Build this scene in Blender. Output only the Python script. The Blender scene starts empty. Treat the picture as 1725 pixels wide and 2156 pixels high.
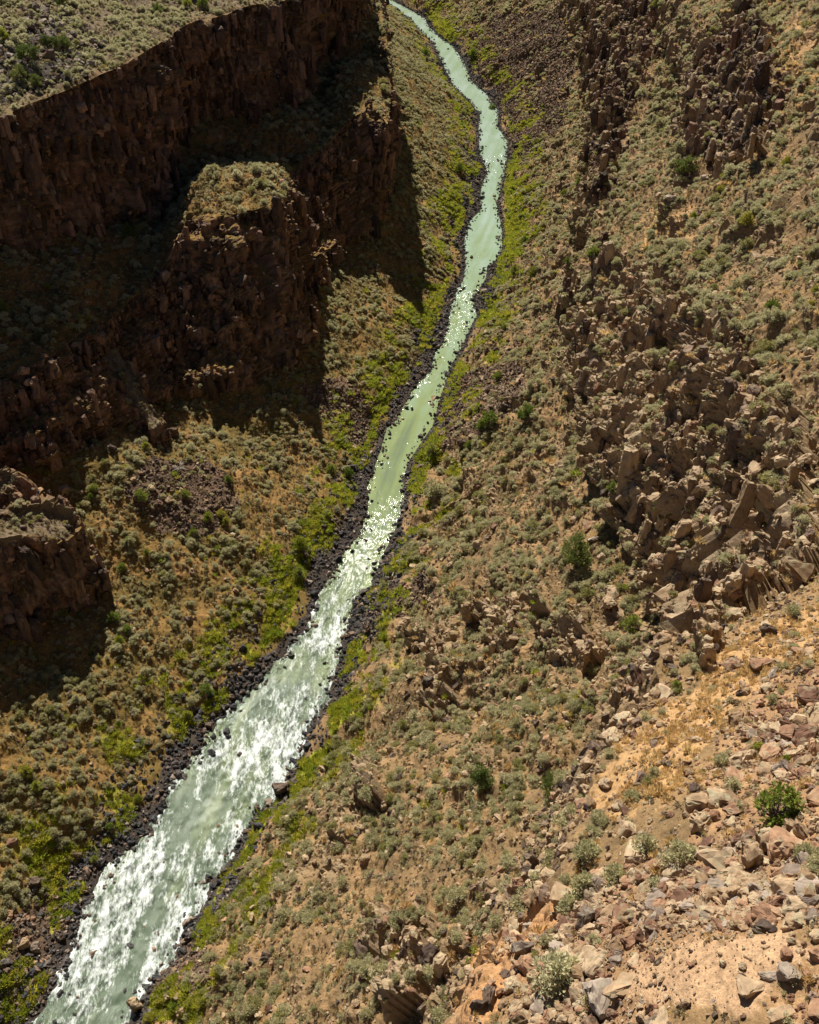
import bpy, bmesh, math, random
import numpy as np
from mathutils import Vector, Matrix, Euler

rng = np.random.default_rng(11)
random.seed(5)
SC = bpy.context.scene
COL = SC.collection

# ------------------------------------------------------------------ camera geometry (used to plan the terrain)
F, H = 2096.0, 180.0
PITCH = math.radians(40.3)
SP, CP = math.sin(PITCH), math.cos(PITCH)
AX = math.radians(13.7)            # the gorge's own axis, clockwise from +Y
CA, SA = math.cos(AX), math.sin(AX)

def at(px, py, z):
    """plan point where the sight line of a photo pixel meets height z"""
    u = (px - 862.5) / F; v = (1078 - py) / F
    dz = SP - v * CP
    t = (H - z) / dz
    return np.array([u * t, (CP + v * SP) * t, z])

def proj(P):
    x, y, z = P[..., 0], P[..., 1], P[..., 2] - H
    dep = y * CP - z * SP
    dep = np.where(dep < 1.0, 1.0, dep)
    return 862.5 + F * x / dep, 1078 - F * (y * SP + z * CP) / dep, dep

def to_sd(p): return p[..., 0] * SA + p[..., 1] * CA, p[..., 0] * CA - p[..., 1] * SA
def from_sd(s, d, z): return np.stack([s * SA + d * CA, s * CA - d * SA, z], -1)

# ------------------------------------------------------------------ noise
_perm = np.random.default_rng(3).permutation(256).astype(np.int32)
_perm = np.concatenate([_perm, _perm, _perm])
_grad = np.random.default_rng(4).normal(size=(256, 3)).astype(np.float32)
_grad /= np.linalg.norm(_grad, axis=1, keepdims=True)
def perlin(p, seed=0):
    p = np.asarray(p, np.float32) + seed * 17.37
    i = np.floor(p).astype(np.int32); f = p - i; i &= 255
    w = f * f * f * (f * (f * 6 - 15) + 10)
    out = 0
    for a in (0, 1):
        wa = w[:, 0] if a else 1 - w[:, 0]
        for b in (0, 1):
            wb = w[:, 1] if b else 1 - w[:, 1]
            for c in (0, 1):
                wc = w[:, 2] if c else 1 - w[:, 2]
                h = _perm[_perm[_perm[(i[:, 0] + a) & 255] + ((i[:, 1] + b) & 255)] + ((i[:, 2] + c) & 255)]
                g = _grad[h]
                out = out + wa * wb * wc * (g[:, 0] * (f[:, 0] - a) + g[:, 1] * (f[:, 1] - b) + g[:, 2] * (f[:, 2] - c))
    return out * 1.6
def fbm(p, oct=4, seed=0, gain=0.5):
    o, a, s = 0, 1.0, 1.0
    for k in range(oct):
        o = o + a * perlin(p * s, seed + k * 3); a *= gain; s *= 2.03
    return o
def ridged(p, oct=3, seed=0):
    o, a, s = 0, 1.0, 1.0
    for k in range(oct):
        o = o + a * (1 - 2 * np.abs(perlin(p * s, seed + k * 3))); a *= .5; s *= 2.1
    return o
def _hash(i, k):
    h = (i[:, 0].astype(np.int64) * 73856093) ^ (i[:, 1].astype(np.int64) * 19349663) ^ (i[:, 2].astype(np.int64) * 83492791) ^ (k * 2654435761)
    h = (h ^ (h >> 13)) * 1274126177; h &= 0x7fffffff
    return ((h >> 3) & 0xfffff).astype(np.float32) / 0xfffff
def cells(p, seed=0):
    """Worley cells: F1, F2, per-cell randoms (4), offset to the cell's seed point"""
    p = np.asarray(p, np.float32); n = len(p)
    base = np.floor(p).astype(np.int32)
    F1 = np.full(n, 1e9, np.float32); F2 = F1.copy(); best = base.copy(); off = np.zeros((n, 3), np.float32)
    for a in (-1, 0, 1):
        for b in (-1, 0, 1):
            for c in (-1, 0, 1):
                q = base + np.array([a, b, c], np.int32)
                ctr = q + np.stack([_hash(q, seed + 1), _hash(q, seed + 2), _hash(q, seed + 3)], -1)
                dv = p - ctr; d2 = (dv * dv).sum(1)
                m = d2 < F1
                F2 = np.where(m, F1, np.minimum(F2, d2)); F1 = np.where(m, d2, F1)
                best[m] = q[m]; off[m] = dv[m]
    r = np.stack([_hash(best, seed + 11 + k) for k in range(4)], -1)
    return np.sqrt(F1), np.sqrt(F2), r, off
def blocks(p, scale, seed, tilt=0.8):
    """faceted broken-rock relief, roughly -1..1"""
    f1, f2, r, off = cells(p / np.array(scale, np.float32), seed)
    h = (r[:, 0] - .5) * 1.6 + tilt * (off * (r[:, 1:4] - .5) * 2).sum(1)
    crack = np.clip((f2 - f1) / .12, 0, 1)
    return h - .5 * (1 - crack)
def sm(x, a, b):
    t = np.clip((x - a) / (b - a), 0, 1); return t * t * (3 - 2 * t)

# ------------------------------------------------------------------ river outline (traced, laid on the water plane)
LE = [(60,2190),(75,2156),(120,2077),(140,2022),(170,1952),(200,1867),(250,1802),(300,1772),(340,1712),(365,1642),(430,1577),(450,1527),(520,1462),(540,1444),(605,1370),(650,1324),(665,1270),(700,1214),(725,1164),(760,1124),(775,1069),(775,1024),(800,949),(815,900),(830,890),(858,843),(872,818),(908,782),(914,748),(934,720),(942,695),(950,653),(959,619),(976,589),(981,558),(976,519),(984,471),(1012,443),(1012,401),(1026,362),(1012,325),(1007,280),(1010,240),(982,205),(957,185),(937,145),(912,90),(882,60),(862,40),(830,15),(795,-5)]
RE = [(262,2190),(272,2152),(300,2092),(330,2052),(372,2007),(380,1967),(420,1922),(445,1862),(500,1777),(540,1712),(585,1672),(625,1602),(645,1537),(690,1477),(700,1432),(720,1360),(735,1300),(740,1264),(780,1234),(805,1170),(830,1124),(850,1050),(850,1004),(862,970),(911,897),(925,846),(942,793),(953,765),(970,737),(987,698),(995,678),(1006,667),(998,647),(995,625),(1012,605),(1023,586),(1026,561),(1043,552),(1057,527),(1057,485),(1046,429),(1057,390),(1062,362),(1065,325),(1070,300),(1047,265),(1050,235),(1027,200),(992,170),(977,130),(957,100),(927,80),(902,55),(897,40),(862,20),(825,0)]
def edge(L, ext0, ext1):
    a = np.array([to_sd(at(x, y, 0)) for x, y in L])
    return np.vstack([[(-120, a[0, 1] + ext0)], a, [(900, a[-1, 1] + ext1)], [(1200, a[-1, 1] + 2 * ext1)]])
le, re_ = edge(LE, 3, -85), edge(RE, 3, -85)
_ss = np.linspace(-120, 1200, 1321)
def _smooth(y, w):
    k = np.hanning(2 * w + 1); k /= k.sum()
    return np.convolve(np.pad(y, w, mode='edge'), k, 'valid')
_dl = np.interp(_ss, le[:, 0], le[:, 1]); _dr = np.interp(_ss, re_[:, 0], re_[:, 1])
_dls, _drs = _smooth(_dl, 25), _smooth(_dr, 25)
dl = lambda s: np.interp(s, _ss, _dl)
dr = lambda s: np.interp(s, _ss, _dr)
dls = lambda s: np.interp(s, _ss, _dls)
drs = lambda s: np.interp(s, _ss, _drs)

def catmull(T, Y, t):
    T = np.asarray(T, float); Y = np.asarray(Y, float)
    m = np.zeros_like(Y)
    m[1:-1] = (Y[2:] - Y[:-2]) / (T[2:] - T[:-2]).reshape(-1, *([1] * (Y.ndim - 1)))
    m[0] = (Y[1] - Y[0]) / (T[1] - T[0]); m[-1] = (Y[-1] - Y[-2]) / (T[-1] - T[-2])
    k = np.clip(np.searchsorted(T, t, 'right') - 1, 0, len(T) - 2)
    h = T[k + 1] - T[k]; x = (t - T[k]) / h
    sh = (-1,) + (1,) * (Y.ndim - 1); x = x.reshape(sh); h = h.reshape(sh)
    # tightened tangents keep cliffs from overshooting
    g = .6
    return ((2*x**3-3*x**2+1)*Y[k] + (x**3-2*x**2+x)*h*m[k]*g + (-2*x**3+3*x**2)*Y[k+1] + (x**3-x**2)*h*m[k+1]*g)

# ------------------------------------------------------------------ right wall: (s; bank, m1, base, top, base2, top2, frame, rim, plain) as (offset from river, height)
RS = [
 (-60, (6,2),(20,14),(54,60),(60,112),(66,122),(72,129),(84,139),(110,162),(800,178)),
 (8,   (6,2),(20,14),(54,60),(60,114),(66,122),(72,129),(83,138),(110,162),(800,178)),
 (27,  (6,2),(20,14),(56,61),(62.5,114.5),(68,121),(73,127),(82,134),(112,160),(800,178)),
 (38,  (6,2),(20,14),(58,60),(66,111.5),(71,117),(75,121),(83,128),(114,156),(800,178)),
 (52,  (6,2),(20,14),(60,61),(69,107),(73,111),(78,114),(86,120),(118,152),(800,178)),
 (62,  (6,2),(20,14),(62,60),(71.5,105),(76,107),(80,110),(88,116),(120,150),(800,178)),
 (79,  (6,2),(20,14),(66,60),(74.5,100),(79,102),(84,104),(91,108),(122,148),(800,178)),
 (95,  (6,2),(20,14),(73,62),(78,86),(82,90),(86,98),(91,103),(124,146),(800,178)),
 (115, (6,2),(20,14),(76,63),(79.5,77),(82.5,80),(86,92),(91,99),(126,145),(800,178)),
 (140, (6,2),(20,13),(66,56),(70,69),(76,76),(81,89),(89,98),(128,142),(800,178)),
 (165, (6,2),(20,13),(59,52),(63,65),(72,74),(77,85),(88,96),(128,140),(800,178)),
 (200, (6,2),(20,13),(50,42),(54,54),(66,66),(71,76),(88,94),(128,138),(800,178)),
 (235, (6,2),(20,13),(44,37),(48,48),(62,62),(65,68),(90,92),(130,138),(800,178)),
 (290, (6,2),(20,13),(38,30),(41,40),(64,62),(68,70),(92,93),(132,140),(800,178)),
 (340, (6,2),(20,13),(36,28),(39,42),(66,58),(70,75),(96,95),(136,142),(800,178)),
 (390, (6,2),(20,13),(37,28),(40,42),(68,56),(72,76),(100,96),(140,144),(800,178)),
 (450, (6,2),(20,13),(40,29),(43,45),(66,58),(70,76),(102,97),(150,146),(800,178)),
 (540, (6,2),(22,13),(46,32),(49,48),(66,60),(70,78),(104,98),(150,146),(800,178)),
 (640, (6,2),(24,14),(56,36),(60,52),(76,64),(80,80),(110,100),(156,146),(800,178)),
 (1000,(6,2),(26,14),(60,38),(64,54),(80,66),(84,82),(114,102),(160,146),(800,178)),
]
# ------------------------------------------------------------------ left wall: stations of traced points (px, py, height): base1, top1, base2, rim ; strings hold (s, offset, height)
LS = [
 ('sd', (-60,48,28),(-60,52,46),(-60,56,47),(-60,66,50),(-60,74,56),(-60,90,96)),
 ('sd', (30,50,28),(30,54,47),(30,58,48),(30,68,51),(30,78,57),(30,92,97)),
 ('sd', (95,60,30),(95,66,50),(96,70,51),(97,78,54),(98,86,60),(100,98,98)),
 ('px', (-160,1080,30),(-190,870,50),(-190,845,51),(-185,740,55),(-180,590,62),(-180,300,98)),
 ('px', (30,1000,31),(0,795,50),(0,770,51),(0,680,55),(0,545,62),(0,240,98)),
 ('px', (170,955,31),(120,735,50),(120,715,51),(125,630,54),(130,510,57),(100,205,97)),
 ('px', (290,880,26),(230,665,46),(230,650,46),(230,570,50),(230,487,53),(200,165,97)),
 ('px', (345,830,24),(325,580,48),(320,560,48),(310,520,49),(302,467,51),(265,133,96)),
 ('px', (440,838,21),(392,465,57),(388,440,58),(368,428,47),(345,433,51),(330,95,95)),
 ('px', (520,828,19),(455,452,60),(445,362,62),(435,340,49),(368,335,54),(380,60,94)),
 ('px', (622,762,18),(592,425,59),(560,372,61),(540,345,48),(420,262,58),(430,40,93)),
 ('px', (655,640,21),(612,362,46),(606,348,46),(592,322,48),(520,242,58),(500,20,93)),
 ('px', (705,535,20),(690,305,51),(688,292,51),(670,268,53),(600,218,58),(580,5,92)),
 ('px', (772,490,20),(781,208,60),(722,147,64),(700,138,57),(652,198,58),(640,-5,92)),
 ('px', (812,450,21),(815,262,57),(800,145,61),(770,120,58),(700,110,62),(690,-40,94)),
 ('px', (812,340,25),(820,140,61),(815,110,62),(800,90,62),(740,50,70),(740,-60,94)),
 ('px', (800,200,32),(800,20,70),(795,0,71),(785,-10,72),(760,-30,78),(750,-80,95)),
 ('px', (775,70,32),(770,-60,70),(765,-70,71),(750,-75,74),(730,-90,80),(720,-115,95)),
 ('sd', (700,58,32),(705,64,64),(706,68,65),(708,80,70),(710,90,74),(715,102,95)),
 ('sd', (1000,58,32),(1005,64,64),(1006,68,65),(1008,80,70),(1010,90,74),(1015,102,95)),
]

def grid_mesh_arrays(P):
    nr, nc = P.shape[:2]
    idx = np.arange(nr * nc).reshape(nr, nc)
    q = np.stack([idx[:-1, :-1], idx[:-1, 1:], idx[1:, 1:], idx[1:, :-1]], -1).reshape(-1, 4)
    return q
def grid_normals(P):
    du = np.gradient(P, axis=1); dv = np.gradient(P, axis=0)
    n = np.cross(du, dv)
    ln = np.linalg.norm(n, axis=-1, keepdims=True)
    return n / np.maximum(ln, 1e-9), ln[..., 0]

def sample_s(s0, s1, k, lo):
    out = [s0]
    while out[-1] < s1:
        s = out[-1]
        dist = math.hypot(s, 95.0)
        out.append(s + max(lo, k * dist) * (1.0 if s > -10 else 4.0))
    return np.array(out)

# ---- right grid
sR = sample_s(-60, 1000, .0030, .16)
RT = [r[0] for r in RS]
ctrl = np.array([[(0, 0)] + list(r[1:]) for r in RS], float)           # stations x curves x 2
CR = catmull(RT, ctrl, sR)                                              # cols x curves x 2
segR = [14, 34, 130, 80, 50, 50, 60, 50, 14]
rowsR, tagR = [], []
rowsR.append((np.full_like(sR, -2.5), np.full_like(sR, -1.2))); tagR.append(-1.0)
for k, n in enumerate(segR):
    for i in range(n):
        t = i / n
        if k == 8: t = t ** 2.2
        rowsR.append((CR[:, k, 0] * (1 - t) + CR[:, k + 1, 0] * t, CR[:, k, 1] * (1 - t) + CR[:, k + 1, 1] * t)); tagR.append(k + t)
rowsR.append((CR[:, 9, 0], CR[:, 9, 1])); tagR.append(9.0)
offR = np.array([r[0] for r in rowsR]); zR = np.array([r[1] for r in rowsR])
mixe = sm(offR, 6, 40)
dR = dr(sR)[None] * (1 - mixe) + drs(sR)[None] * mixe + offR
PR = from_sd(np.broadcast_to(sR, dR.shape), dR, zR)
kR = np.broadcast_to(np.array(tagR)[:, None], dR.shape)

# ---- left grid
def st_pts(st):
    kind = st[0]; pts = []
    for a in st[1:]:
        if kind == 'px': pts.append(at(*a))
        else:
            s, o, z = a; pts.append(from_sd(np.float64(s), dls(s) - o, np.float64(z)))
    return pts
LP = []
for st in LS:
    b1, t1, tb, gu, b2, rim = st_pts(st)
    s_r, d_r = to_sd(rim)
    plat = from_sd(s_r + 6, d_r - 42, rim[2] + 12.0)
    far = from_sd(s_r + 6, d_r - 120, rim[2] + 38.0)
    plain = from_sd(s_r + 6, d_r - 800, 176.0)
    LP.append([b1, t1, tb, gu, b2, rim, plat, far, plain])
LP = np.array(LP)
sb, _ = to_sd(LP[:, 0])
for i in range(1, len(sb)):                                             # river stations must advance
    sb[i] = max(sb[i], sb[i - 1] + 3.0)
chord = np.concatenate([[0], np.cumsum(np.linalg.norm(np.diff(LP[:, [0, 1, 5]].mean(1), axis=0), axis=1))])
tt = [0.0]
while tt[-1] < chord[-1]:
    s_here = np.interp(tt[-1], chord, sb)
    tt.append(tt[-1] + max(.35, .0031 * math.hypot(s_here, 110)) * (1 if -10 < s_here < 620 else 4))
tt = np.array(tt)
CL = catmull(chord, LP, tt)
sL = catmull(chord, sb, tt)
e0 = from_sd(sL, dl(sL), np.zeros_like(sL))
em = from_sd(sL, dl(sL) + 2.5, np.full_like(sL, -1.2))
bk = from_sd(sL, dl(sL) - 6, np.full_like(sL, 2.0))
curves = [em, e0, bk] + [CL[:, k] for k in range(9)]
segL = [1, 14, 120, 95, 26, 34, 34, 95, 80, 40, 14]
KL = [-1, 0, 1, 2, 3, 3.33, 3.67, 4, 5, 6, 7, 8]                        # curve marks along a profile
rowsL, tagL = [], []
for k, n in enumerate(segL):
    for i in range(n):
        t = i / n
        if k == 10: t = t ** 2.2
        rowsL.append(curves[k] * (1 - t) + curves[k + 1] * t); tagL.append(KL[k] * (1 - t) + KL[k + 1] * t)
rowsL.append(curves[-1]); tagL.append(8.0)
PL = np.array(rowsL)
kL = np.broadcast_to(np.array(tagL)[:, None], PL.shape[:2])
# kL: -1..0 under water, 0..1 bank, 1..2 talus, 2..3 lower cliff, 3..4 bench, 4..5 upper cliff, 5..6 plateau edge, 6+ beyond

# ------------------------------------------------------------------ masks in the photo's plan
def inpoly(x, y, poly):
    c = np.zeros(x.shape, bool); n = len(poly); j = n - 1
    for i in range(n):
        xi, yi = poly[i]; xj, yj = poly[j]
        if yi != yj:
            c ^= ((yi > y) != (yj > y)) & (x < (xj - xi) * (y - yi) / (yj - yi) + xi)
        j = i
    return c
Z = dict(
 rugged=[[(1190,740),(1215,650),(1330,560),(1440,640),(1560,700),(1640,860),(1725,900),(1760,1200),(1640,1260),(1560,1290),(1500,1420),(1420,1260),(1330,1160),(1270,1010),(1230,880)],
         [(1225,0),(1360,-20),(1380,120),(1330,200),(1310,330),(1290,430),(1240,420),(1250,250),(1225,120)],
         [(1440,250),(1470,130),(1560,20),(1640,90),(1650,180),(1610,340),(1520,360),(1455,300)],
         [(1020,1280),(1090,1260),(1120,1340),(1080,1400),(1030,1370)],
         [(920,1420),(965,1400),(985,1500),(940,1530),(915,1490)],
         [(1130,1290),(1230,1320),(1270,1400),(1180,1400)],
         [(820,1930),(930,1950),(960,2080),(900,2156),(820,2156),(800,2040)],
         [(770,1650),(810,1640),(840,1720),(790,1730)], [(880,1330),(930,1320),(940,1390),(880,1380)]],
 pile=[[(1190,1890),(1260,1850),(1440,1800),(1560,1765),(1740,1715),(1740,1945),(1600,1965),(1400,1965),(1260,1965)],[(1085,1990),(1180,1965),(1260,2010),(1300,2170),(1060,2170)],[(1560,1560),(1740,1420),(1740,1640),(1650,1660)]],
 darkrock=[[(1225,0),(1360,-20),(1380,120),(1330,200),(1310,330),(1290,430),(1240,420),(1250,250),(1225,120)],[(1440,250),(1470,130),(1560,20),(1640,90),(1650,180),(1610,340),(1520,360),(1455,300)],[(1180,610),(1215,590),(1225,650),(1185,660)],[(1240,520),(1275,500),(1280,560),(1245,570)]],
 talus_brown=[[(940,790),(1090,770),(1110,830),(1060,880),(960,930),(905,960),(930,880)],
        [(985,60),(1080,20),(1200,10),(1215,150),(1190,260),(1100,350),(1080,300),(1050,200),(1000,140)],
        [(620,800),(720,790),(790,850),(800,900),(750,960),(700,900),(640,840)],
        [(250,1010),(330,960),(470,990),(500,1060),(440,1130),(330,1120)],
        [(0,1950),(110,1880),(140,1960),(80,2080),(0,2156)],
        [(300,1960),(420,1980),(440,2080),(380,2120),(320,2100)],
        [(800,1240),(900,1200),(920,1260),(830,1320)]],
 talus_dark=[[(0,60),(130,20),(230,100),(200,150),(90,190),(0,200)], [(870,1180),(820,1330),(760,1360),(735,1310),(770,1250),(830,1170)], [(540,1440),(470,1500),(400,1600),(330,1700),(300,1690),(400,1530),(500,1420)],
        [(300,1700),(180,1850),(120,1870),(220,1740)]],
 grass=[[(1062,370),(1085,360),(1112,420),(1112,510),(1085,560),(1045,580),(1062,520),(1062,440)],[(1015,640),(1040,650),(1035,680),(1010,680)],
        [(955,770),(985,760),(965,830),(935,890),(915,950),(890,1040),(868,1035),(885,960),(910,900),(940,830)],
        [(745,1350),(775,1335),(750,1400),(715,1430)],[(695,1490),(760,1455),(745,1510),(690,1555)],[(625,1605),(690,1570),(660,1640),(605,1705),(590,1690)],
        [(560,1700),(585,1690),(520,1810),(470,1880),(440,1960),(425,1950),(470,1850),(520,1770)],[(300,2090),(360,2080),(430,2090),(430,2130),(320,2150)],
        [(600,1170),(640,1100),(700,1085),(690,1130),(650,1180),(640,1240),(610,1300),(570,1370),(560,1330)],[(430,1480),(490,1440),(470,1500),(425,1530)],
        [(800,860),(830,760),(850,770),(800,900),(770,990),(752,980)],[(900,30),(960,40),(965,95),(930,85)],[(100,1880),(200,1840),(190,1890),(110,1960)],[(20,2060),(100,2030),(120,2070),(50,2156),(0,2130)],
        [(1060,330),(1090,320),(1100,360),(1070,370)],[(940,400),(985,380),(975,470),(950,500)],[(880,660),(935,600),(930,660),(890,740)]],
 orange=[[(950,2120),(1000,2020),(1060,1950),(1140,1880),(1180,1900),(1190,1945),(1120,2010),(1075,2100),(1010,2156),(940,2156)]],
 straw=[[(1215,1700),(1300,1590),(1380,1520),(1480,1400),(1600,1310),(1725,1270),(1760,1380),(1600,1440),(1540,1490),(1470,1600),(1400,1680),(1290,1720)],
        [(1370,440),(1450,430),(1440,520),(1360,530)],[(1600,0),(1725,20),(1725,200),(1640,180)]],
 gravel=[[(1320,2050),(1440,1985),(1640,1955),(1700,1990),(1640,2070),(1580,2125),(1400,2130),(1330,2110)]],
 rubble=[[(1185,1905),(1250,1870),(1440,1830),(1560,1780),(1760,1700),(1760,1960),(1620,1975),(1440,1995),(1330,2050),(1390,2130),(1420,2180),(1060,2180),(1090,2080),(1190,2000)]],
 redrock=[[(1540,1490),(1640,1410),(1760,1330),(1760,1700),(1620,1760),(1470,1830),(1440,1700)],[(1660,2000),(1760,1960),(1760,2180),(1600,2180)]],
)
def zone(name, P, warp=14.0, seed=0):
    x, y, dep = proj(P)
    q = P * np.clip(150 / dep, .4, 3.5)[:, None].astype(np.float32)
    n1 = 1.3 * fbm(q / 9.0, 4, 40 + seed, .65); n2 = 1.3 * fbm(q / 9.0, 4, 61 + seed, .65)
    sc = 1.0
    x = x + warp * sc * n1; y = y + warp * sc * n2
    m = np.zeros(x.shape, bool)
    for poly in Z[name]: m |= inpoly(x, y, poly)
    return m.astype(np.float32)

def pal(t, cols):
    """smooth palette lookup t in 0..1"""
    cols = np.array(cols, np.float32); n = len(cols) - 1
    t = np.clip(t, 0, 1) * n; i = np.minimum(t.astype(int), n - 1); f = (t - i)[:, None]
    return cols[i] * (1 - f) + cols[i + 1] * f
def lerp(a, b, m): return a + (b - a) * m[:, None]

def relief(P0, cliff, rug, soft, side='L'):
    """displacement of the ground along its normal; cliff / rug / soft are masks"""
    shp = P0.shape[:2]
    P = P0.reshape(-1, 3).astype(np.float32)
    cl, rg, sf = (m.reshape(-1).astype(np.float32) for m in (cliff, rug, soft))
    N, _ = grid_normals(P0); N = N.reshape(-1, 3)
    up = N[:, 2] < 0; N[up] *= -1
    h = sf * (1.3 * fbm(P / 17, 3, 1) + .45 * fbm(P / 3.6, 3, 2))
    if side == 'R':
        A_, B_ = to_sd(P)
        h += sf * 2.0 * ridged(np.stack([A_ / 19 + .6 * perlin(P / 30, 8), B_ / 75, 0 * A_], -1), 3, 9) * np.clip(proj(P)[2] / 110, .12, 1)
    near = np.clip(proj(P)[2] / 150, .25, 1)
    h += sf * near * .22 * perlin(P / .9, 5)
    idx = np.where(cl > .02)[0]
    if len(idx):
        Q = P[idx].copy()
        A, B = to_sd(Q); q = np.stack([A, B, Q[:, 2]], -1).astype(np.float32)
        Qw = Q * np.array([1, 1, .25], np.float32)
        q += np.array([1.0, 1.0, .8], np.float32) * np.stack([perlin(Qw / 5, 71), perlin(Qw / 5, 72), perlin(Q / 4, 73)], -1)
        c = 3.6 * fbm(q / np.array([13, 13, 60]), 3, 21) + 1.5 * ridged(q / np.array([5, 5, 40]), 2, 25)
        c += 2.2 * blocks(q, (5.0, 5.0, 19.0), 100, .5) + 1.0 * blocks(q, (1.9, 1.9, 7.0), 200, .5)
        ph = (q[:, 2] + 4 * fbm(np.stack([q[:, 0] / 22, q[:, 1] / 22, 0 * q[:, 0]], -1), 3, 28)) / 14; ph = ph - np.floor(ph)
        c += 2.6 * (np.where(ph < .7, ph / .7, (1 - ph) / .3) - .5)
        c += .9 * perlin(np.stack([q[:, 0] / 40, q[:, 1] / 40, q[:, 2] / 5], -1), 27)
        h[idx] += cl[idx] * c
    idx = np.where(rg > .02)[0]
    if len(idx):
        Q = P[idx].copy()
        A, B = to_sd(Q); q = np.stack([A, B, Q[:, 2]], -1).astype(np.float32)
        q += .9 * np.stack([perlin(Q / 3, 74), perlin(Q / 3, 75), perlin(Q / 3, 76)], -1)
        c = 2.4 * ridged(q / np.array([7.0, 14, 40]), 2, 31) + 2.0 * blocks(q, (3.2, 3.8, 16.0), 300, .3) + .45 * blocks(q, (1.2, 1.4, 4.0), 400, .5)
        ph = (q[:, 2] + 5.5 * fbm(np.stack([q[:, 0] / 12, q[:, 1] / 22, 0 * q[:, 0]], -1), 3, 34)) / 11.5
        ph = ph - np.floor(ph)
        c = c + 3.4 * (np.where(ph < .33, ph / .33, (1 - ph) / .67) - .5)
        h[idx] += rg[idx] * c
    return (P + N * h[:, None]).reshape(*shp, 3)

def band(k, a, b, soft=.12):
    return sm(k, a - soft, a + soft) * (1 - sm(k, b - soft, b + soft))

# right: curve k: 0..1 bank,1..2 low,2..3 talus,3..4 cliff,4..5 step,5..6 cliff,6..7 slope,7..8 to rim
xr, yr, depR = proj(PR)
flatR = PR.reshape(-1, 3)
rugR = zone('rugged', flatR, 16).reshape(kR.shape)
cliffR = np.maximum(band(kR, 3.0, 4.0) * .75, band(kR, 5.0, 6.0) * .7 * sm(PR[..., 1], 70, 100))
shelf = sm(-PR[..., 1], -105, -70)
cliffR *= (1 - .62 * shelf)
cliffR = np.where(kR > 7, np.maximum(cliffR, .6 * band(kR, 7.0, 8.0) * (1 - .9 * shelf)), cliffR)
ribs = .42 * sm(fbm(flatR / np.array([16, 26, 16]), 3, 36), .05, .5).reshape(kR.shape) * band(kR, 1.5, 7.6, .3) * (1 - sm(-PR[..., 1], -105, -70) * sm(kR, 3.6, 4.0))
rugR = np.clip(np.maximum(rugR, ribs), 0, 1)
softR = sm(kR, 0.1, 1.3) * np.where(kR > 8.2, .3, 1.0)
softR = softR * (1 - .55 * shelf * sm(kR, 3.8, 4.2))
edgeR = sm(kR, -.2, .4)
PRd = relief(PR, cliffR * edgeR, rugR * edgeR, softR, 'R')
# left
cliffL = np.maximum(band(kL, 2.02, 2.985, .02), band(kL, 4.02, 4.985, .02))
benchrock = band(kL, 3.0, 4.0) * .28
softL = sm(kL, 0.1, 1.2) * np.where(kL > 6.5, .3, 1.0)
PLd = relief(PL, np.maximum(cliffL, benchrock), np.zeros_like(kL), softL)

# ------------------------------------------------------------------ free-standing outcrops on the left talus (ring lofts)
def outcrop(top, drop, grow, n_around=240, n_down=70, n_cap=16):
    T = np.array([at(*p) for p in top]); T = np.vstack([T, T[:1]])
    ch = np.concatenate([[0], np.cumsum(np.linalg.norm(np.diff(T, axis=0), axis=1))])
    u = np.linspace(0, ch[-1], n_around + 1)[:-1]
    R = np.stack([np.interp(u, ch, T[:, i]) for i in range(3)], -1)
    for _ in range(4): R = (np.roll(R, 1, 0) + 2 * R + np.roll(R, -1, 0)) / 4
    c = R.mean(0)
    rows = []
    for i in range(n_cap):
        t = (i / n_cap) ** .8; q = c * (1 - t) + R * t; q[:, 2] += 1.0 * (1 - t); rows.append(q)
    out = R - c; out[:, 2] = 0; out /= np.linalg.norm(out, axis=1, keepdims=True) + 1e-6
    for i in range(n_down + 1):
        t = i / n_down; q = R + out * grow * (t ** .7); q[:, 2] -= drop * t; rows.append(q)
    G = np.array(rows); G = np.concatenate([G, G[:, :1]], 1)
    cl = np.zeros(G.shape[:2]); cl[n_cap - 1:] = .55; cl[:n_cap - 1] = .1
    n0 = np.ones(G.shape[:2]) * .6
    Gd = relief(G, cl, np.zeros_like(cl), n0)
    Gd[:, -1] = Gd[:, 0]
    kk = np.where(np.arange(G.shape[0])[:, None] < n_cap, 5.5, 2.5) * np.ones(G.shape[:2])
    return Gd, kk
OUT = [
 outcrop([(-260,1165,46),(-130,1150,45),(-10,1138,42),(75,1125,38),(140,1140,34),(170,1115,33),(165,1085,34),(100,1066,37),(-10,1066,42),(-260,1080,46)], 28, 2.0),
 outcrop([(205,742,42),(238,722,43),(266,760,39),(304,835,33),(345,892,28),(328,912,27),(280,860,31),(215,790,37)], 22, 4.0, 200, 60, 12),
 outcrop([(-160,1010,44),(-60,985,45),(15,985,44),(45,1000,42),(20,1040,40),(-160,1060,40)], 20, 3.0, 160, 40, 10),
]

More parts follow.
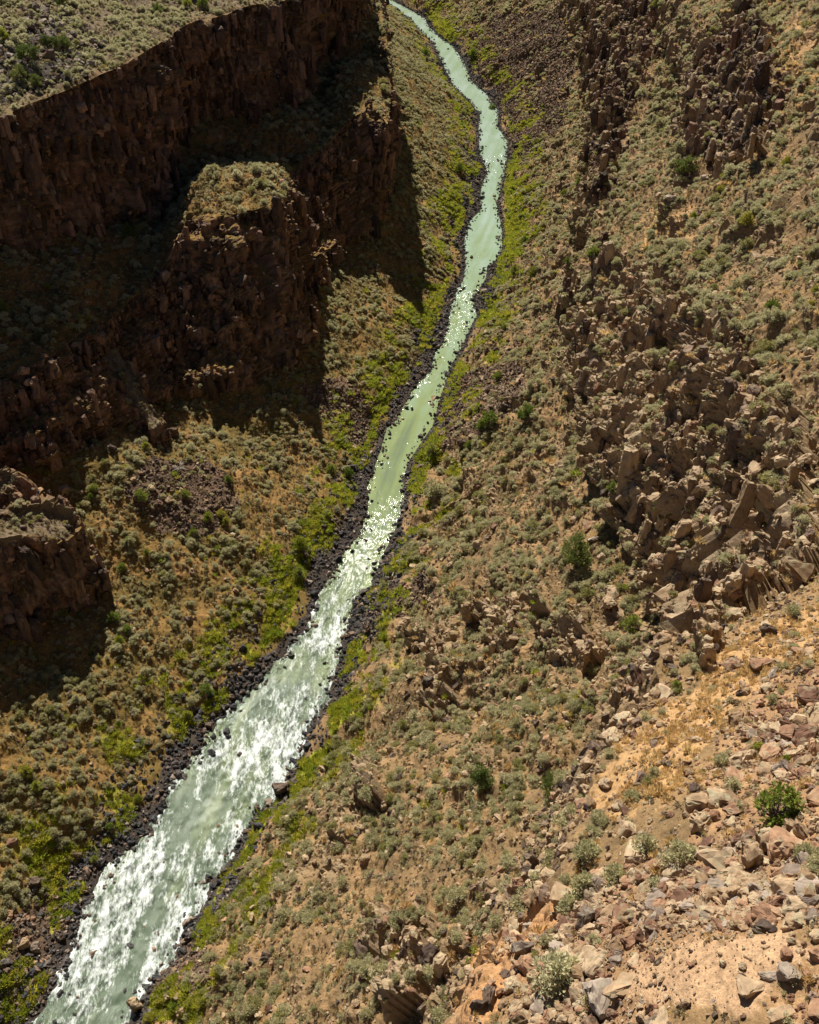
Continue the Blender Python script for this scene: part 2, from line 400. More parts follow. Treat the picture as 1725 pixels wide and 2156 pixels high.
# ------------------------------------------------------------------ colours of the ground (what each spot is made of)
def colours(P0, k, side, cliff):
    P = P0.reshape(-1, 3).astype(np.float32); k = k.reshape(-1); cliff = cliff.reshape(-1)
    s, d = to_sd(P)
    N, _ = grid_normals(P0); N = np.abs(N.reshape(-1, 3)[:, 2])
    a = fbm(P / 9, 4, 80); b = fbm(P / 2.2, 3, 90)
    if side == 'L':
        off = dl(s) - d
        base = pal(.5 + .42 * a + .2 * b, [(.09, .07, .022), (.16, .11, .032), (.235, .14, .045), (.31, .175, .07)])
        talk = zone('talus_brown', P, 16, 3); base = lerp(base, pal(.5 + .5 * b, [(.06, .045, .035), (.16, .10, .07)]), talk * .85)
        plat = sm(k, 4.9, 5.1)
        base = lerp(base, pal(.5 + .5 * b, [(.14, .10, .065), (.23, .17, .10)]), plat)
        td = zone('talus_dark', P, 16, 5); base = lerp(base, pal(.5 + .5 * b, [(.03, .03, .03), (.09, .075, .065)]), td * .9)
    else:
        off = d - dr(s)
        base = pal(.5 + .42 * a + .25 * b, [(.125, .085, .043), (.205, .135, .066), (.285, .18, .086), (.37, .228, .108)])
        st = zone('straw', P, 18, 1); base = lerp(base, pal(.5 + .5 * b, [(.35, .215, .10), (.49, .30, .135)]), st)
        og = zone('orange', P, 14, 2); base = lerp(base, pal(.5 + .5 * b, [(.42, .21, .085), (.52, .29, .13)]), og)
        gv = zone('gravel', P, 20, 4); base = lerp(base, pal(.5 + .5 * b, [(.40, .255, .145), (.50, .325, .185)]), gv)
        rb = np.maximum(zone('rubble', P, 14, 6), zone('redrock', P, 14, 7)); base = lerp(base, pal(.5 + .5 * b, [(.24, .14, .07), (.43, .265, .135)]), rb * .9 * (1 - gv))
        tb = zone('talus_brown', P, 14, 3); base = lerp(base, pal(.5 + .5 * b, [(.08, .055, .04), (.17, .11, .08)]), tb * .9)
        td = zone('talus_dark', P, 14, 5); base = lerp(base, pal(.5 + .5 * b, [(.03, .03, .03), (.08, .065, .06)]), td * .9)
    # rock faces
    A, B = to_sd(P); q = np.stack([A / 5, B / 5, P[:, 2] / 16], -1)
    r1 = .6 * fbm(q, 4, 110) + .75 * fbm(np.stack([A / 1.5, B / 1.5, P[:, 2] / 11], -1), 3, 112); r2 = fbm(P / 1.6, 3, 120)
    strata = perlin(np.stack([P[:, 0] / 60, P[:, 1] / 60, P[:, 2] / 3.0], -1), 130)
    if side == 'R':
        rock = pal(.5 + .35 * r1 + .25 * r2, [(.15, .09, .055), (.27, .185, .115), (.37, .28, .175), (.42, .355, .23)])
    else:
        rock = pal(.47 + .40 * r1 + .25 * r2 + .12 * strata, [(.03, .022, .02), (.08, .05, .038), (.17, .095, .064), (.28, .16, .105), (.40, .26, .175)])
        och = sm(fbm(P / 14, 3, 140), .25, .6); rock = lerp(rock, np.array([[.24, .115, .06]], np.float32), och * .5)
    m = np.clip(cliff * sm(-N, -.86, -.55), 0, 1)
    if side == 'R': m = np.maximum(m, np.clip(rugR.reshape(-1) * .9, 0, 1) if P0.shape == PRd.shape else 0)
    base = lerp(base, rock, m)
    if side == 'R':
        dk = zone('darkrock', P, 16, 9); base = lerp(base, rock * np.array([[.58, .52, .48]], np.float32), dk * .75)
    # lichen-green crusts
    li = sm(fbm(P / 1.1, 2, 150), .2, .7); base = lerp(base, np.array([[.25, .235, .14]], np.float32), li * m * .5)
    # bank: black boulders' silt, then riverside grass
    w = np.clip(4.2 + 9 * fbm(P / 24, 3, 160), 1.8, 13)
    bank = 1 - sm(off, w * .75, w * 1.1)
    base = lerp(base, pal(.5 + .5 * b, [(.035, .028, .024), (.075, .058, .046)]), bank)
    gp = zone('grass', P, 10, 8)
    gband = sm(off, 2.5, 5.5) * (1 - sm(off, 13, 20)) * sm(fbm(P / 8, 3, 170), -.05, .35)
    g = np.clip(np.maximum(gp, gband * .75) * (k > .3) * (k < 3), 0, 1)
    base = lerp(base, pal(.5 + .6 * b, [(.16, .20, .02), (.32, .33, .03), (.44, .38, .05)]), g * .9)
    return np.clip(base, .012, .7), g, bank, m
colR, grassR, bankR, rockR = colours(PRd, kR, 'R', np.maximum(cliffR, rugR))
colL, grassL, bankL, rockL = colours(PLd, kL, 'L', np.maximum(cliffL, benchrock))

# ------------------------------------------------------------------ materials
class NT:
    def __init__(s, name):
        s.m = bpy.data.materials.new(name); s.m.use_nodes = True
        s.t = s.m.node_tree; s.t.nodes.clear()
        s.out = s.n('ShaderNodeOutputMaterial')
    def n(s, typ, **kw):
        nd = s.t.nodes.new(typ)
        for k, v in kw.items(): setattr(nd, k, v)
        return nd
    def l(s, a, b): s.t.links.new(a, b)
    def noise(s, scale, detail=4, rough=.6, coord=None):
        nd = s.n('ShaderNodeTexNoise'); nd.inputs['Scale'].default_value = scale
        nd.inputs['Detail'].default_value = detail; nd.inputs['Roughness'].default_value = rough
        if coord: s.l(coord, nd.inputs['Vector'])
        return nd
    def ramp(s, fac, stops):
        r = s.n('ShaderNodeValToRGB'); cr = r.color_ramp
        while len(cr.elements) < len(stops): cr.elements.new(.5)
        for e, (p, c) in zip(cr.elements, stops): e.position = p; e.color = (*c, 1)
        s.l(fac, r.inputs['Fac']); return r
    def mix(s, fac, a, b, mode='MIX'):
        m = s.n('ShaderNodeMix', data_type='RGBA', blend_type=mode)
        for v, i in ((fac, 0), (a, 6), (b, 7)):
            if hasattr(v, 'links') or isinstance(v, bpy.types.NodeSocket): s.l(v, m.inputs[i])
            else: m.inputs[i].default_value = v if i == 0 else (*v, 1)
        return m.outputs[2]

def mat_ground():
    b = NT('ground_rock_soil'); geo = b.n('ShaderNodeNewGeometry'); pos = geo.outputs['Position']
    at_ = b.n('ShaderNodeAttribute', attribute_name='Col')
    n1 = b.noise(2.2, 6, .7, pos); n2 = b.noise(.35, 3, .6, pos); n3 = b.noise(9, 3, .6, pos)
    r1 = b.ramp(n1.outputs['Fac'], [(.28, (.5, .48, .46)), (.5, (1, 1, 1)), (.75, (1.45, 1.42, 1.35))])
    c = b.mix(.85, at_.outputs['Color'], r1.outputs['Color'], 'MULTIPLY')
    r3 = b.ramp(n3.outputs['Fac'], [(.35, (.75, .75, .75)), (.65, (1.25, 1.22, 1.2))])
    c = b.mix(.7, c, r3.outputs['Color'], 'MULTIPLY')
    p = b.n('ShaderNodeBsdfPrincipled'); b.l(c, p.inputs['Base Color'])
    p.inputs['Roughness'].default_value = .93; p.inputs['Specular IOR Level'].default_value = .12
    bp = b.n('ShaderNodeBump'); bp.inputs['Strength'].default_value = .7; bp.inputs['Distance'].default_value = .35
    b.l(n1.outputs['Fac'], bp.inputs['Height']); b.l(bp.outputs['Normal'], p.inputs['Normal'])
    b.l(p.outputs[0], b.out.inputs['Surface']); return b.m

def mat_rock(name, dark, mid, light, lichen=.35, spec=.15):
    b = NT(name); oi = b.n('ShaderNodeObjectInfo'); tc = b.n('ShaderNodeTexCoord')
    geo = b.n('ShaderNodeNewGeometry')
    n1 = b.noise(3.0, 6, .65, tc.outputs['Object']); n2 = b.noise(1.1, 5, .7, geo.outputs['Position'])
    base = b.ramp(oi.outputs['Random'], [(0, dark), (.45, mid), (1, light)])
    r1 = b.ramp(n1.outputs['Fac'], [(.3, (.62, .6, .58)), (.7, (1.3, 1.28, 1.24))])
    c = b.mix(.9, base.outputs['Color'], r1.outputs['Color'], 'MULTIPLY')
    lm = b.ramp(n2.outputs['Fac'], [(.52, (0, 0, 0)), (.62, (1, 1, 1))])
    mm = b.n('ShaderNodeMath', operation='MULTIPLY'); b.l(lm.outputs['Color'], mm.inputs[0]); mm.inputs[1].default_value = lichen
    sx = b.n('ShaderNodeSeparateXYZ'); b.l(geo.outputs['Normal'], sx.inputs[0])
    up = b.n('ShaderNodeMapRange'); up.inputs[1].default_value = .25; up.inputs[2].default_value = .85; up.inputs[3].default_value = .5; up.inputs[4].default_value = 2.0; b.l(sx.outputs[2], up.inputs[0])
    m3 = b.n('ShaderNodeMath', operation='MULTIPLY', use_clamp=True); b.l(mm.outputs[0], m3.inputs[0]); b.l(up.outputs[0], m3.inputs[1])
    c = b.mix(m3.outputs[0], c, (.36, .33, .21))
    p = b.n('ShaderNodeBsdfPrincipled'); b.l(c, p.inputs['Base Color'])
    p.inputs['Roughness'].default_value = .85; p.inputs['Specular IOR Level'].default_value = spec
    bp = b.n('ShaderNodeBump'); bp.inputs['Strength'].default_value = .5; bp.inputs['Distance'].default_value = .08
    b.l(n1.outputs['Fac'], bp.inputs['Height']); b.l(bp.outputs['Normal'], p.inputs['Normal'])
    b.l(p.outputs[0], b.out.inputs['Surface']); return b.m

def mat_leaf(name, a, c, d, trans=.25):
    b = NT(name); oi = b.n('ShaderNodeObjectInfo'); geo = b.n('ShaderNodeNewGeometry')
    base = b.ramp(oi.outputs['Random'], [(0, a), (.5, c), (1, d)])
    n = b.noise(2.6, 3, .6, geo.outputs['Position'])
    r = b.ramp(n.outputs['Fac'], [(.3, (.68, .7, .66)), (.7, (1.28, 1.26, 1.2))])
    col = b.mix(.9, base.outputs['Color'], r.outputs['Color'], 'MULTIPLY')
    rr = b.ramp(geo.outputs['Random Per Island'], [(0, (.72, .74, .7)), (1, (1.25, 1.22, 1.18))])
    col = b.mix(.9, col, rr.outputs['Color'], 'MULTIPLY')
    df = b.n('ShaderNodeBsdfDiffuse'); tr = b.n('ShaderNodeBsdfTranslucent'); mx = b.n('ShaderNodeMixShader'); mx.inputs[0].default_value = trans
    b.l(col, df.inputs['Color']); b.l(col, tr.inputs['Color']); b.l(df.outputs[0], mx.inputs[1]); b.l(tr.outputs[0], mx.inputs[2])
    b.l(mx.outputs[0], b.out.inputs['Surface']); return b.m

def mat_plain(name, col, rough=.9, var=.4, sc=6):
    b = NT(name); tc = b.n('ShaderNodeTexCoord'); n = b.noise(sc, 5, .65, tc.outputs['Object'])
    lo = tuple(x * (1 - var) for x in col); hi = tuple(min(1, x * (1 + var)) for x in col)
    r = b.ramp(n.outputs['Fac'], [(.3, lo), (.7, hi)])
    p = b.n('ShaderNodeBsdfPrincipled'); b.l(r.outputs['Color'], p.inputs['Base Color']); p.inputs['Roughness'].default_value = rough
    p.inputs['Specular IOR Level'].default_value = .15
    bp = b.n('ShaderNodeBump'); bp.inputs['Strength'].default_value = .4; bp.inputs['Distance'].default_value = .05
    b.l(n.outputs['Fac'], bp.inputs['Height']); b.l(bp.outputs['Normal'], p.inputs['Normal'])
    b.l(p.outputs[0], b.out.inputs['Surface']); return b.m

def mat_water():
    b = NT('river_water'); geo = b.n('ShaderNodeNewGeometry'); pos = geo.outputs['Position']
    at_ = b.n('ShaderNodeAttribute', attribute_name='FoamGlint')
    wc = b.n('ShaderNodeAttribute', attribute_name='Col')
    mp = b.n('ShaderNodeMapping'); mp.inputs['Rotation'].default_value = (0, 0, AX + .12); mp.inputs['Scale'].default_value = (1, .38, 1); b.l(pos, mp.inputs['Vector'])
    n1 = b.noise(.42, 6, .7, mp.outputs[0]); n2 = b.noise(2.2, 5, .7, mp.outputs[0])
    # foam: broken white streaks on rough water, partly painted sun glitter
    ad = b.n('ShaderNodeMath', operation='MULTIPLY_ADD'); b.l(n2.outputs['Fac'], ad.inputs[0]); ad.inputs[1].default_value = .72; b.l(n1.outputs['Fac'], ad.inputs[2])
    th = b.n('ShaderNodeMath', operation='MULTIPLY_ADD'); b.l(at_.outputs['Fac'], th.inputs[0]); th.inputs[1].default_value = .29; b.l(ad.outputs[0], th.inputs[2])
    md = b.n('ShaderNodeMath', operation='MULTIPLY'); b.l(th.outputs[0], md.inputs[0]); md.inputs[1].default_value = .665
    fr = b.ramp(md.outputs[0], [(.76, (0, 0, 0)), (.92, (1, 1, 1))])
    col = b.mix(fr.outputs['Color'], wc.outputs['Color'], (.82, .86, .82))
    p = b.n('ShaderNodeBsdfPrincipled'); b.l(col, p.inputs['Base Color'])
    ro = b.n('ShaderNodeMath', operation='MULTIPLY_ADD'); b.l(fr.outputs['Color'], ro.inputs[0]); ro.inputs[1].default_value = .4; ro.inputs[2].default_value = .12
    b.l(ro.outputs[0], p.inputs['Roughness']); p.inputs['IOR'].default_value = 1.33
    bs = b.n('ShaderNodeMath', operation='MULTIPLY_ADD'); b.l(at_.outputs['Fac'], bs.inputs[0]); bs.inputs[1].default_value = .8; bs.inputs[2].default_value = .05
    bp = b.n('ShaderNodeBump'); bp.inputs['Distance'].default_value = .5; b.l(bs.outputs[0], bp.inputs['Strength'])
    b.l(ad.outputs[0], bp.inputs['Height']); b.l(bp.outputs['Normal'], p.inputs['Normal'])
    b.l(p.outputs[0], b.out.inputs['Surface']); return b.m

M_GROUND = mat_ground(); M_WATER = mat_water()
M_ROCK_TAN = mat_rock('tan_rock', (.23, .15, .085), (.35, .24, .145), (.45, .335, .215), .36)
M_ROCK_RED = mat_rock('red_brown_rock', (.13, .07, .048), (.25, .14, .085), (.38, .225, .135), .25)
M_ROCK_GREY = mat_rock('grey_rock', (.16, .122, .098), (.27, .21, .165), (.37, .30, .24), .14)
M_ROCK_BLACK = mat_rock('black_basalt', (.026, .026, .029), (.055, .053, .055), (.13, .11, .10), .06, .3)
M_ROCK_CLIFF = mat_rock('dark_cliff_rock', (.035, .026, .022), (.10, .062, .045), (.27, .16, .11), .1)
M_ROCK_BROWN = mat_rock('brown_talus_rock', (.07, .05, .04), (.14, .095, .07), (.26, .18, .13), .12)
M_SAGE = mat_leaf('sage_leaves', (.44, .415, .235), (.53, .495, .30), (.61, .57, .38), .45)
M_SAGE_Y = mat_leaf('sage_flower_leaves', (.36, .35, .14), (.42, .39, .17), (.46, .42, .22), .35)
M_STRAWB = mat_leaf('straw_scrub_leaves', (.34, .25, .11), (.42, .33, .15), (.46, .40, .2), .35)
M_BROWNB = mat_leaf('brown_scrub_leaves', (.16, .12, .075), (.22, .17, .10), (.30, .25, .14), .25)
M_TWIG = mat_plain('grey_twigs', (.17, .14, .125))
M_GREEN = mat_leaf('green_leaves', (.15, .20, .04), (.21, .26, .05), (.28, .30, .065), .4)
M_YGREEN = mat_leaf('yellow_green_leaves', (.26, .29, .04), (.33, .34, .05), (.40, .36, .07), .4)
M_JUNIPER = mat_leaf('juniper_scales', (.13, .17, .05), (.18, .215, .06), (.23, .25, .085), .3)
M_DRY = mat_leaf('dry_grass_blades', (.60, .41, .19), (.68, .49, .24), (.74, .57, .31), .45)
M_GRASS = mat_leaf('bank_grass_blades', (.27, .33, .04), (.40, .42, .05), (.52, .46, .07), .45)
M_BARK = mat_plain('shaggy_bark', (.16, .11, .08)); M_DEAD = mat_plain('bleached_wood', (.42, .37, .32))

# ------------------------------------------------------------------ object helpers
def np_mesh(name, V, Fc, mat, col=None, extra=None, smooth=False):
    me = bpy.data.meshes.new(name)
    V = np.ascontiguousarray(V.reshape(-1, 3), np.float32); n = len(Fc); w = Fc.shape[1]
    me.vertices.add(len(V)); me.vertices.foreach_set('co', V.ravel())
    me.loops.add(n * w); me.loops.foreach_set('vertex_index', Fc.astype(np.int32).ravel())
    me.polygons.add(n); me.polygons.foreach_set('loop_start', np.arange(0, n * w, w, dtype=np.int32)); me.polygons.foreach_set('loop_total', np.full(n, w, np.int32))
    me.polygons.foreach_set('use_smooth', np.full(n, smooth, bool))
    if col is not None:
        a = me.attributes.new('Col', 'FLOAT_COLOR', 'POINT'); a.data.foreach_set('color', np.concatenate([col, np.ones((len(col), 1))], 1).astype(np.float32).ravel())
    for k, v in (extra or {}).items():
        a = me.attributes.new(k, 'FLOAT', 'POINT'); a.data.foreach_set('value', v.astype(np.float32).ravel())
    me.update(calc_edges=True); me.validate()
    if mat: me.materials.append(mat)
    return me
def link(name, me, parent=None, **props):
    o = bpy.data.objects.new(name, me); COL.objects.link(o)
    if parent: o.parent = parent
    for k, v in props.items(): o[k] = v
    return o

def flip(P, q):                                                         # faces look up / outwards
    n = np.cross(P[q[:, 1]] - P[q[:, 0]], P[q[:, 2]] - P[q[:, 0]])
    return q[:, ::-1] if n[:, 2].mean() < 0 else q
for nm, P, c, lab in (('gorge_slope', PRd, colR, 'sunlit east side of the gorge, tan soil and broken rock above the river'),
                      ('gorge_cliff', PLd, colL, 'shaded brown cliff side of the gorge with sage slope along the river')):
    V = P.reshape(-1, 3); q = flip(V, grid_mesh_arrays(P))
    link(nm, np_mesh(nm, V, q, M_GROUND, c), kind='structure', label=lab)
OUTC = []
for (G, kk), lab in zip(OUT, ('low dark rock block with a sage covered top on the shaded slope', 'rusty brown rock pillar with a sunlit tip against the shaded cliff', 'small rocky knob at the foot of the shaded cliff')):
    cl = np.where(kk < 5, 1.0, 0.0)
    c, g, bk_, m = colours(G, kk, 'L', cl)
    V = G.reshape(-1, 3); q = grid_mesh_arrays(G)
    cen = V.mean(0); nn = np.cross(V[q[:, 1]] - V[q[:, 0]], V[q[:, 2]] - V[q[:, 0]])
    if (nn * (V[q].mean(1) - cen)).sum() < 0: q = q[:, ::-1]
    link('rock_outcrop', np_mesh('rock_outcrop', V, q, M_GROUND, c), kind='structure', label=lab)
    OUTC.append((G, kk, m))

# ------------------------------------------------------------------ river
# rocks standing in the water (px, py, size, kind)
WR = [(505,1588,18,'brown'),(645,1470,12,'black'),(480,1552,20,'black'),(320,1896,20,'black'),(275,1900,14,'brown'),(196,2007,30,'brown'),(277,1990,24,'black'),(335,1965,14,'brown'),(390,1926,24,'black'),(392,1946,18,'black'),(410,1932,20,'brown'),(305,1950,10,'red'),(372,1887,14,'tan'),(325,1998,18,'red'),(500,1740,12,'brown'),(435,1742,12,'red'),(460,1738,10,'red'),(345,1815,10,'red'),(218,1868,16,'brown'),(165,2100,16,'brown'),(158,2135,16,'black'),(375,1990,12,'brown'),(570,1615,12,'brown'),(420,1800,10,'brown'),(500,1752,12,'black'),(240,1858,14,'brown'),(125,2040,26,'black'),(130,2060,18,'black'),(540,1765,10,'tan'),(390,1800,10,'brown'),(848,881,16,'tan'),(912,838,24,'tan'),(905,845,14,'grey'),(943,103,14,'black'),(1012,635,10,'black'),(958,632,9,'black'),(858,850,9,'grey'),(705,1425,20,'black'),(620,1600,26,'black'),(600,1640,22,'black')]
WAKES = [w_[:3] for w_ in WR]
sW = sample_s(-60, 1000, .0022, .22)
tw = np.linspace(-.06, 1.06, 90)
dW = dl(sW)[None] + (dr(sW) - dl(sW))[None] * tw[:, None]
W = from_sd(np.broadcast_to(sW, dW.shape), dW, np.zeros(dW.shape))
wf = W.reshape(-1, 3); sw_, dw_ = to_sd(wf)
xw, yw, _ = proj(wf)
rapid = np.interp(yw, [0, 30, 60, 120, 300, 330, 360, 420, 590, 640, 690, 760, 950, 1010, 1100, 1180, 1240, 1330, 1450, 1600, 2156],
                      [.15, .3, .35, .15, .22, .6, .35, .12, .25, .5, .42, .22, .1, .28, .36, .42, .7, .85, .92, 1.0, .95])
edge_ = np.minimum(np.abs(np.broadcast_to(tw[:, None], dW.shape).ravel()), np.abs(1 - np.broadcast_to(tw[:, None], dW.shape).ravel()))
foam_glint = np.clip(rapid * .9 + .75 * np.sqrt(rapid) * fbm(np.stack([sw_ / 20, dw_ / 6, 0 * sw_], -1), 4, 180) + .4 * rapid * (1 - sm(edge_, 0, .16)), 0, 1.1)  # white water, with sun glitter painted in as extra white along the margins
foam_glint *= np.where(rapid < .3, .8, 1)
for hx, hy, hr, hv in ((560,1585,60,.6),(600,1560,45,.5),(470,1790,60,.55),(520,1700,45,.35),(300,1860,55,.45),(230,1900,60,.4),(350,1960,50,.4),(420,1830,50,.4),(430,1600,40,.35),(620,1400,40,.3),(690,1340,36,.35),(330,2040,60,.35),(200,2060,70,.4),(540,1470,36,-.3),(600,1450,45,-.35),(460,1640,50,-.35),(400,1720,45,-.3),(380,1900,40,-.3),(280,1980,45,-.35)):
    foam_glint = foam_glint + .65 * hv * np.exp(-((xw - hx) ** 2 + (yw - hy) ** 2) / (2 * hr * hr)) * np.where(rapid > .3, 1, 0)
for wx, wy, wsz in WAKES:                                               # white water heaped round each rock and trailing off it
    ps, pd = to_sd(at(wx, wy, 0)); ds_ = sw_ - ps; dd_ = dw_ - pd; r_ = .4 + wsz * .045
    foam_glint = foam_glint + .55 * np.where(rapid > .3, 1, .3) * np.exp(-(dd_ / (1.1 * r_)) ** 2) * np.where(ds_ > 0, np.exp(-(ds_ / (1.2 * r_)) ** 2), np.exp(ds_ / (3.0 * r_)))
foam_glint = np.clip(foam_glint, 0, 1.35)
q1 = np.stack([sw_ / 2.6, dw_ / 1.6, 0 * sw_], -1)
hw = foam_glint * (.34 * fbm(q1, 3, 190) + .18 * ridged(q1 * .6, 2, 195)) + .015 * perlin(q1 * 2, 197)
W2 = wf.copy(); W2[:, 2] += hw - .05
wcol = pal(np.interp(yw, [0, 350, 520, 1000, 1250, 1500, 2156], [.2, .3, .35, .75, .85, 1, 1]) + .10 * fbm(wf / 10, 3, 199) + .22 * fbm(np.stack([sw_ / 45, dw_ / 3.5, 0 * sw_], -1), 3, 198), [(.34, .41, .35), (.245, .325, .215), (.205, .25, .105), (.115, .15, .10)])
V = W2; q = flip(V, grid_mesh_arrays(W))
link('river', np_mesh('river', V, q, M_WATER, wcol, {'FoamGlint': foam_glint}, smooth=True), kind='structure', label='pale green river breaking into white rapids towards the viewer')

# ------------------------------------------------------------------ prototype meshes
def rock_mesh(name, seed, mat, sx=1, sy=1, sz=1, npts=16, big=False):
    r = random.Random(seed); bm = bmesh.new()
    for _ in range(npts):
        v = Vector((r.gauss(0, 1), r.gauss(0, 1), r.gauss(0, 1))).normalized() * r.uniform(.75, 1.1)
        # squared-off superellipsoid directions give slabby faces
        v = Vector([math.copysign(abs(c) ** .7, c) for c in v])
        bm.verts.new((v.x * .5 * sx, v.y * .5 * sy, v.z * .5 * sz))
    bmesh.ops.convex_hull(bm, input=bm.verts[:])
    loose = [v for v in bm.verts if not v.link_faces]
    if loose: bmesh.ops.delete(bm, geom=loose, context='VERTS')
    if big:
        bmesh.ops.bevel(bm, geom=bm.edges[:], offset=.02, segments=1, affect='EDGES')
        bmesh.ops.triangulate(bm, faces=bm.faces[:])
        bmesh.ops.subdivide_edges(bm, edges=[e for e in bm.edges if e.calc_length() > .16], cuts=3, use_grid_fill=True)
        co = np.array([v.co[:] for v in bm.verts], np.float32)
        n = fbm(co * 3 + seed, 3, seed % 50) * .055 + blocks(co + seed, (.32, .32, .32), seed) * .045 + blocks(co + seed, (.12, .12, .12), seed + 3) * .016
        bm.normal_update()
        for v, k in zip(bm.verts, n): v.co += v.normal * float(k)
    me = bpy.data.meshes.new(name); bm.to_mesh(me); bm.free(); me.materials.append(mat)
    return me

def leaf_cloud(pts, dirs, size, aspect, r, V, Fc, jitter=.5):
    for p, dvec in zip(pts, dirs):
        dvec = (Vector(dvec) + Vector((r.gauss(0, jitter), r.gauss(0, jitter), r.gauss(0, jitter)))).normalized()
        side = dvec.cross(Vector((r.gauss(0, 1), r.gauss(0, 1), r.gauss(0, 1)))).normalized()
        l = size * r.uniform(.65, 1.35); w = l * aspect * r.uniform(.7, 1.3)
        p = Vector(p); i = len(V)
        V += [p - side * w * .5, p + dvec * l * .55 - side * w * .45, p + dvec * l, p + dvec * l * .5 + side * w * .5]
        Fc.append((i, i + 3, i + 2, i + 1))
def tube(path, radii, V, Fc, n=5):
    base = len(V)
    for k, (p, rad) in enumerate(zip(path, radii)):
        p = Vector(p); t = (Vector(path[min(k + 1, len(path) - 1)]) - Vector(path[max(k - 1, 0)])).normalized()
        a = t.orthogonal().normalized(); b = t.cross(a)
        for j in range(n):
            an = 2 * math.pi * j / n; V.append(p + a * math.cos(an) * rad + b * math.sin(an) * rad)
    for k in range(len(path) - 1):
        for j in range(n):
            Fc.append((base + k * n + j, base + k * n + (j + 1) % n, base + (k + 1) * n + (j + 1) % n, base + (k + 1) * n + j))
    Fc.append(tuple(base + (len(path) - 1) * n + j for j in range(n)))
def pymesh(name, V, Fc, mats, midx=None):
    me = bpy.data.meshes.new(name); me.from_pydata([tuple(v) for v in V], [], Fc)
    for m in mats: me.materials.append(m)
    if midx is not None: me.polygons.foreach_set('material_index', midx)
    me.update(); return me

def bush_parts(seed, nclump=16, nleaf=34, flat=.62, leaf=.085, aspect=.5, open_=.0, upw=.9):
    """dome of leaf clumps about 1 wide; returns foliage (V,F) and stems (V,F)"""
    r = random.Random(seed); V, Fc, SV, SF = [], [], [], []
    cl = []
    for i in range(nclump):
        a = r.uniform(0, 2 * math.pi); u = r.random() ** .55
        rad = .40 * u * r.uniform(.8, 1.1); z = flat * (1 - (u * .85) ** 2) * r.uniform(.72, 1.05)
        cl.append(Vector((rad * math.cos(a), rad * math.sin(a), max(z, .1))))
    for c in cl:
        cr = r.uniform(.10, .17)
        pts, dirs = [], []
        for _ in range(nleaf):
            v = Vector((r.gauss(0, 1), r.gauss(0, 1), r.gauss(.35, .8))).normalized()
            pts.append(c + v * cr * r.uniform(.35, 1)); dirs.append(v + Vector((0, 0, upw)) + Vector((c.x, c.y, 0)) * .8)
        leaf_cloud(pts, dirs, leaf, aspect, r, V, Fc)
        b = Vector((c.x * .15, c.y * .15, -.05)); m = b.lerp(c, .5) + Vector((c.x * .15, c.y * .15, -.04))
        tube([b, m, c], [.018, .012, .005], SV, SF, 4)
        for _ in range(4):
            e = m + Vector((r.gauss(0, .13), r.gauss(0, .13), r.uniform(.02, .2)))
            tube([m, e], [.008, .003], SV, SF, 3)
    return (V, Fc), (SV, SF)
def bush_mesh(name, fol, stm, lm, sm_):
    V = fol[0] + stm[0]; k = len(fol[0]); Fc = list(fol[1]) + [tuple(i + k for i in f) for f in stm[1]]
    return pymesh(name, V, Fc, [lm, sm_], [0] * len(fol[1]) + [1] * len(stm[1]))

SAGE = []                                                               # (whole, foliage, stems)
for i in range(5):
    f, s = bush_parts(100 + i, nclump=17 + i * 2, nleaf=52, flat=.55 + .06 * (i % 3))
    lm = M_SAGE if i < 4 else M_SAGE_Y
    SAGE.append((bush_mesh('sagebrush', f, s, lm, M_TWIG), pymesh('foliage', *f, [lm]), pymesh('stems', *s, [M_TWIG])))
LOWB = []
for i, lm in enumerate((M_SAGE, M_STRAWB, M_BROWNB)):
    f, s = bush_parts(160 + i, nclump=9, nleaf=16, flat=.55, leaf=.17); LOWB.append(bush_mesh('low_scrub', f, s, lm, M_TWIG))
f, s = bush_parts(140, nclump=18, nleaf=14, flat=.6, leaf=.09); DRYB = bush_mesh('dry_bush', f, s, M_SAGE, M_TWIG)
SHRUB = []
for i in range(4):
    f, s = bush_parts(200 + i, nclump=26 + 4 * i, nleaf=30, flat=.85, leaf=.09, aspect=.55, upw=.5)
    SHRUB.append((f, s))
def tuft(seed, n, h, spread, mat, name):
    r = random.Random(seed); V, Fc = [], []
    for _ in range(n):
        a = r.uniform(0, 2 * math.pi); rad = spread * math.sqrt(r.random()); p = (rad * math.cos(a), rad * math.sin(a), -.03)
        leaf_cloud([p], [(math.cos(a) * .7 * rad / spread, math.sin(a) * .7 * rad / spread, 1)], h, .16, r, V, Fc, .22)
    return pymesh(name, V, Fc, [mat])
DRYT = [tuft(300 + i, 90, .6, .42, M_DRY, 'dry_grass') for i in range(2)]
GRST = [tuft(320 + i, 90, .6, .48, M_GRASS, 'bank_grass') for i in range(3)]

RK = {}
for nm, mt in (('tan', M_ROCK_TAN), ('red', M_ROCK_RED), ('grey', M_ROCK_GREY), ('black', M_ROCK_BLACK), ('brown', M_ROCK_BROWN)):
    RK[nm] = [rock_mesh('boulder', 500 + 37 * i + len(nm), mt, 1, random.uniform(.6, .95), random.uniform(.5, .85), 11 + 2 * i, big=True) for i in range(4)]

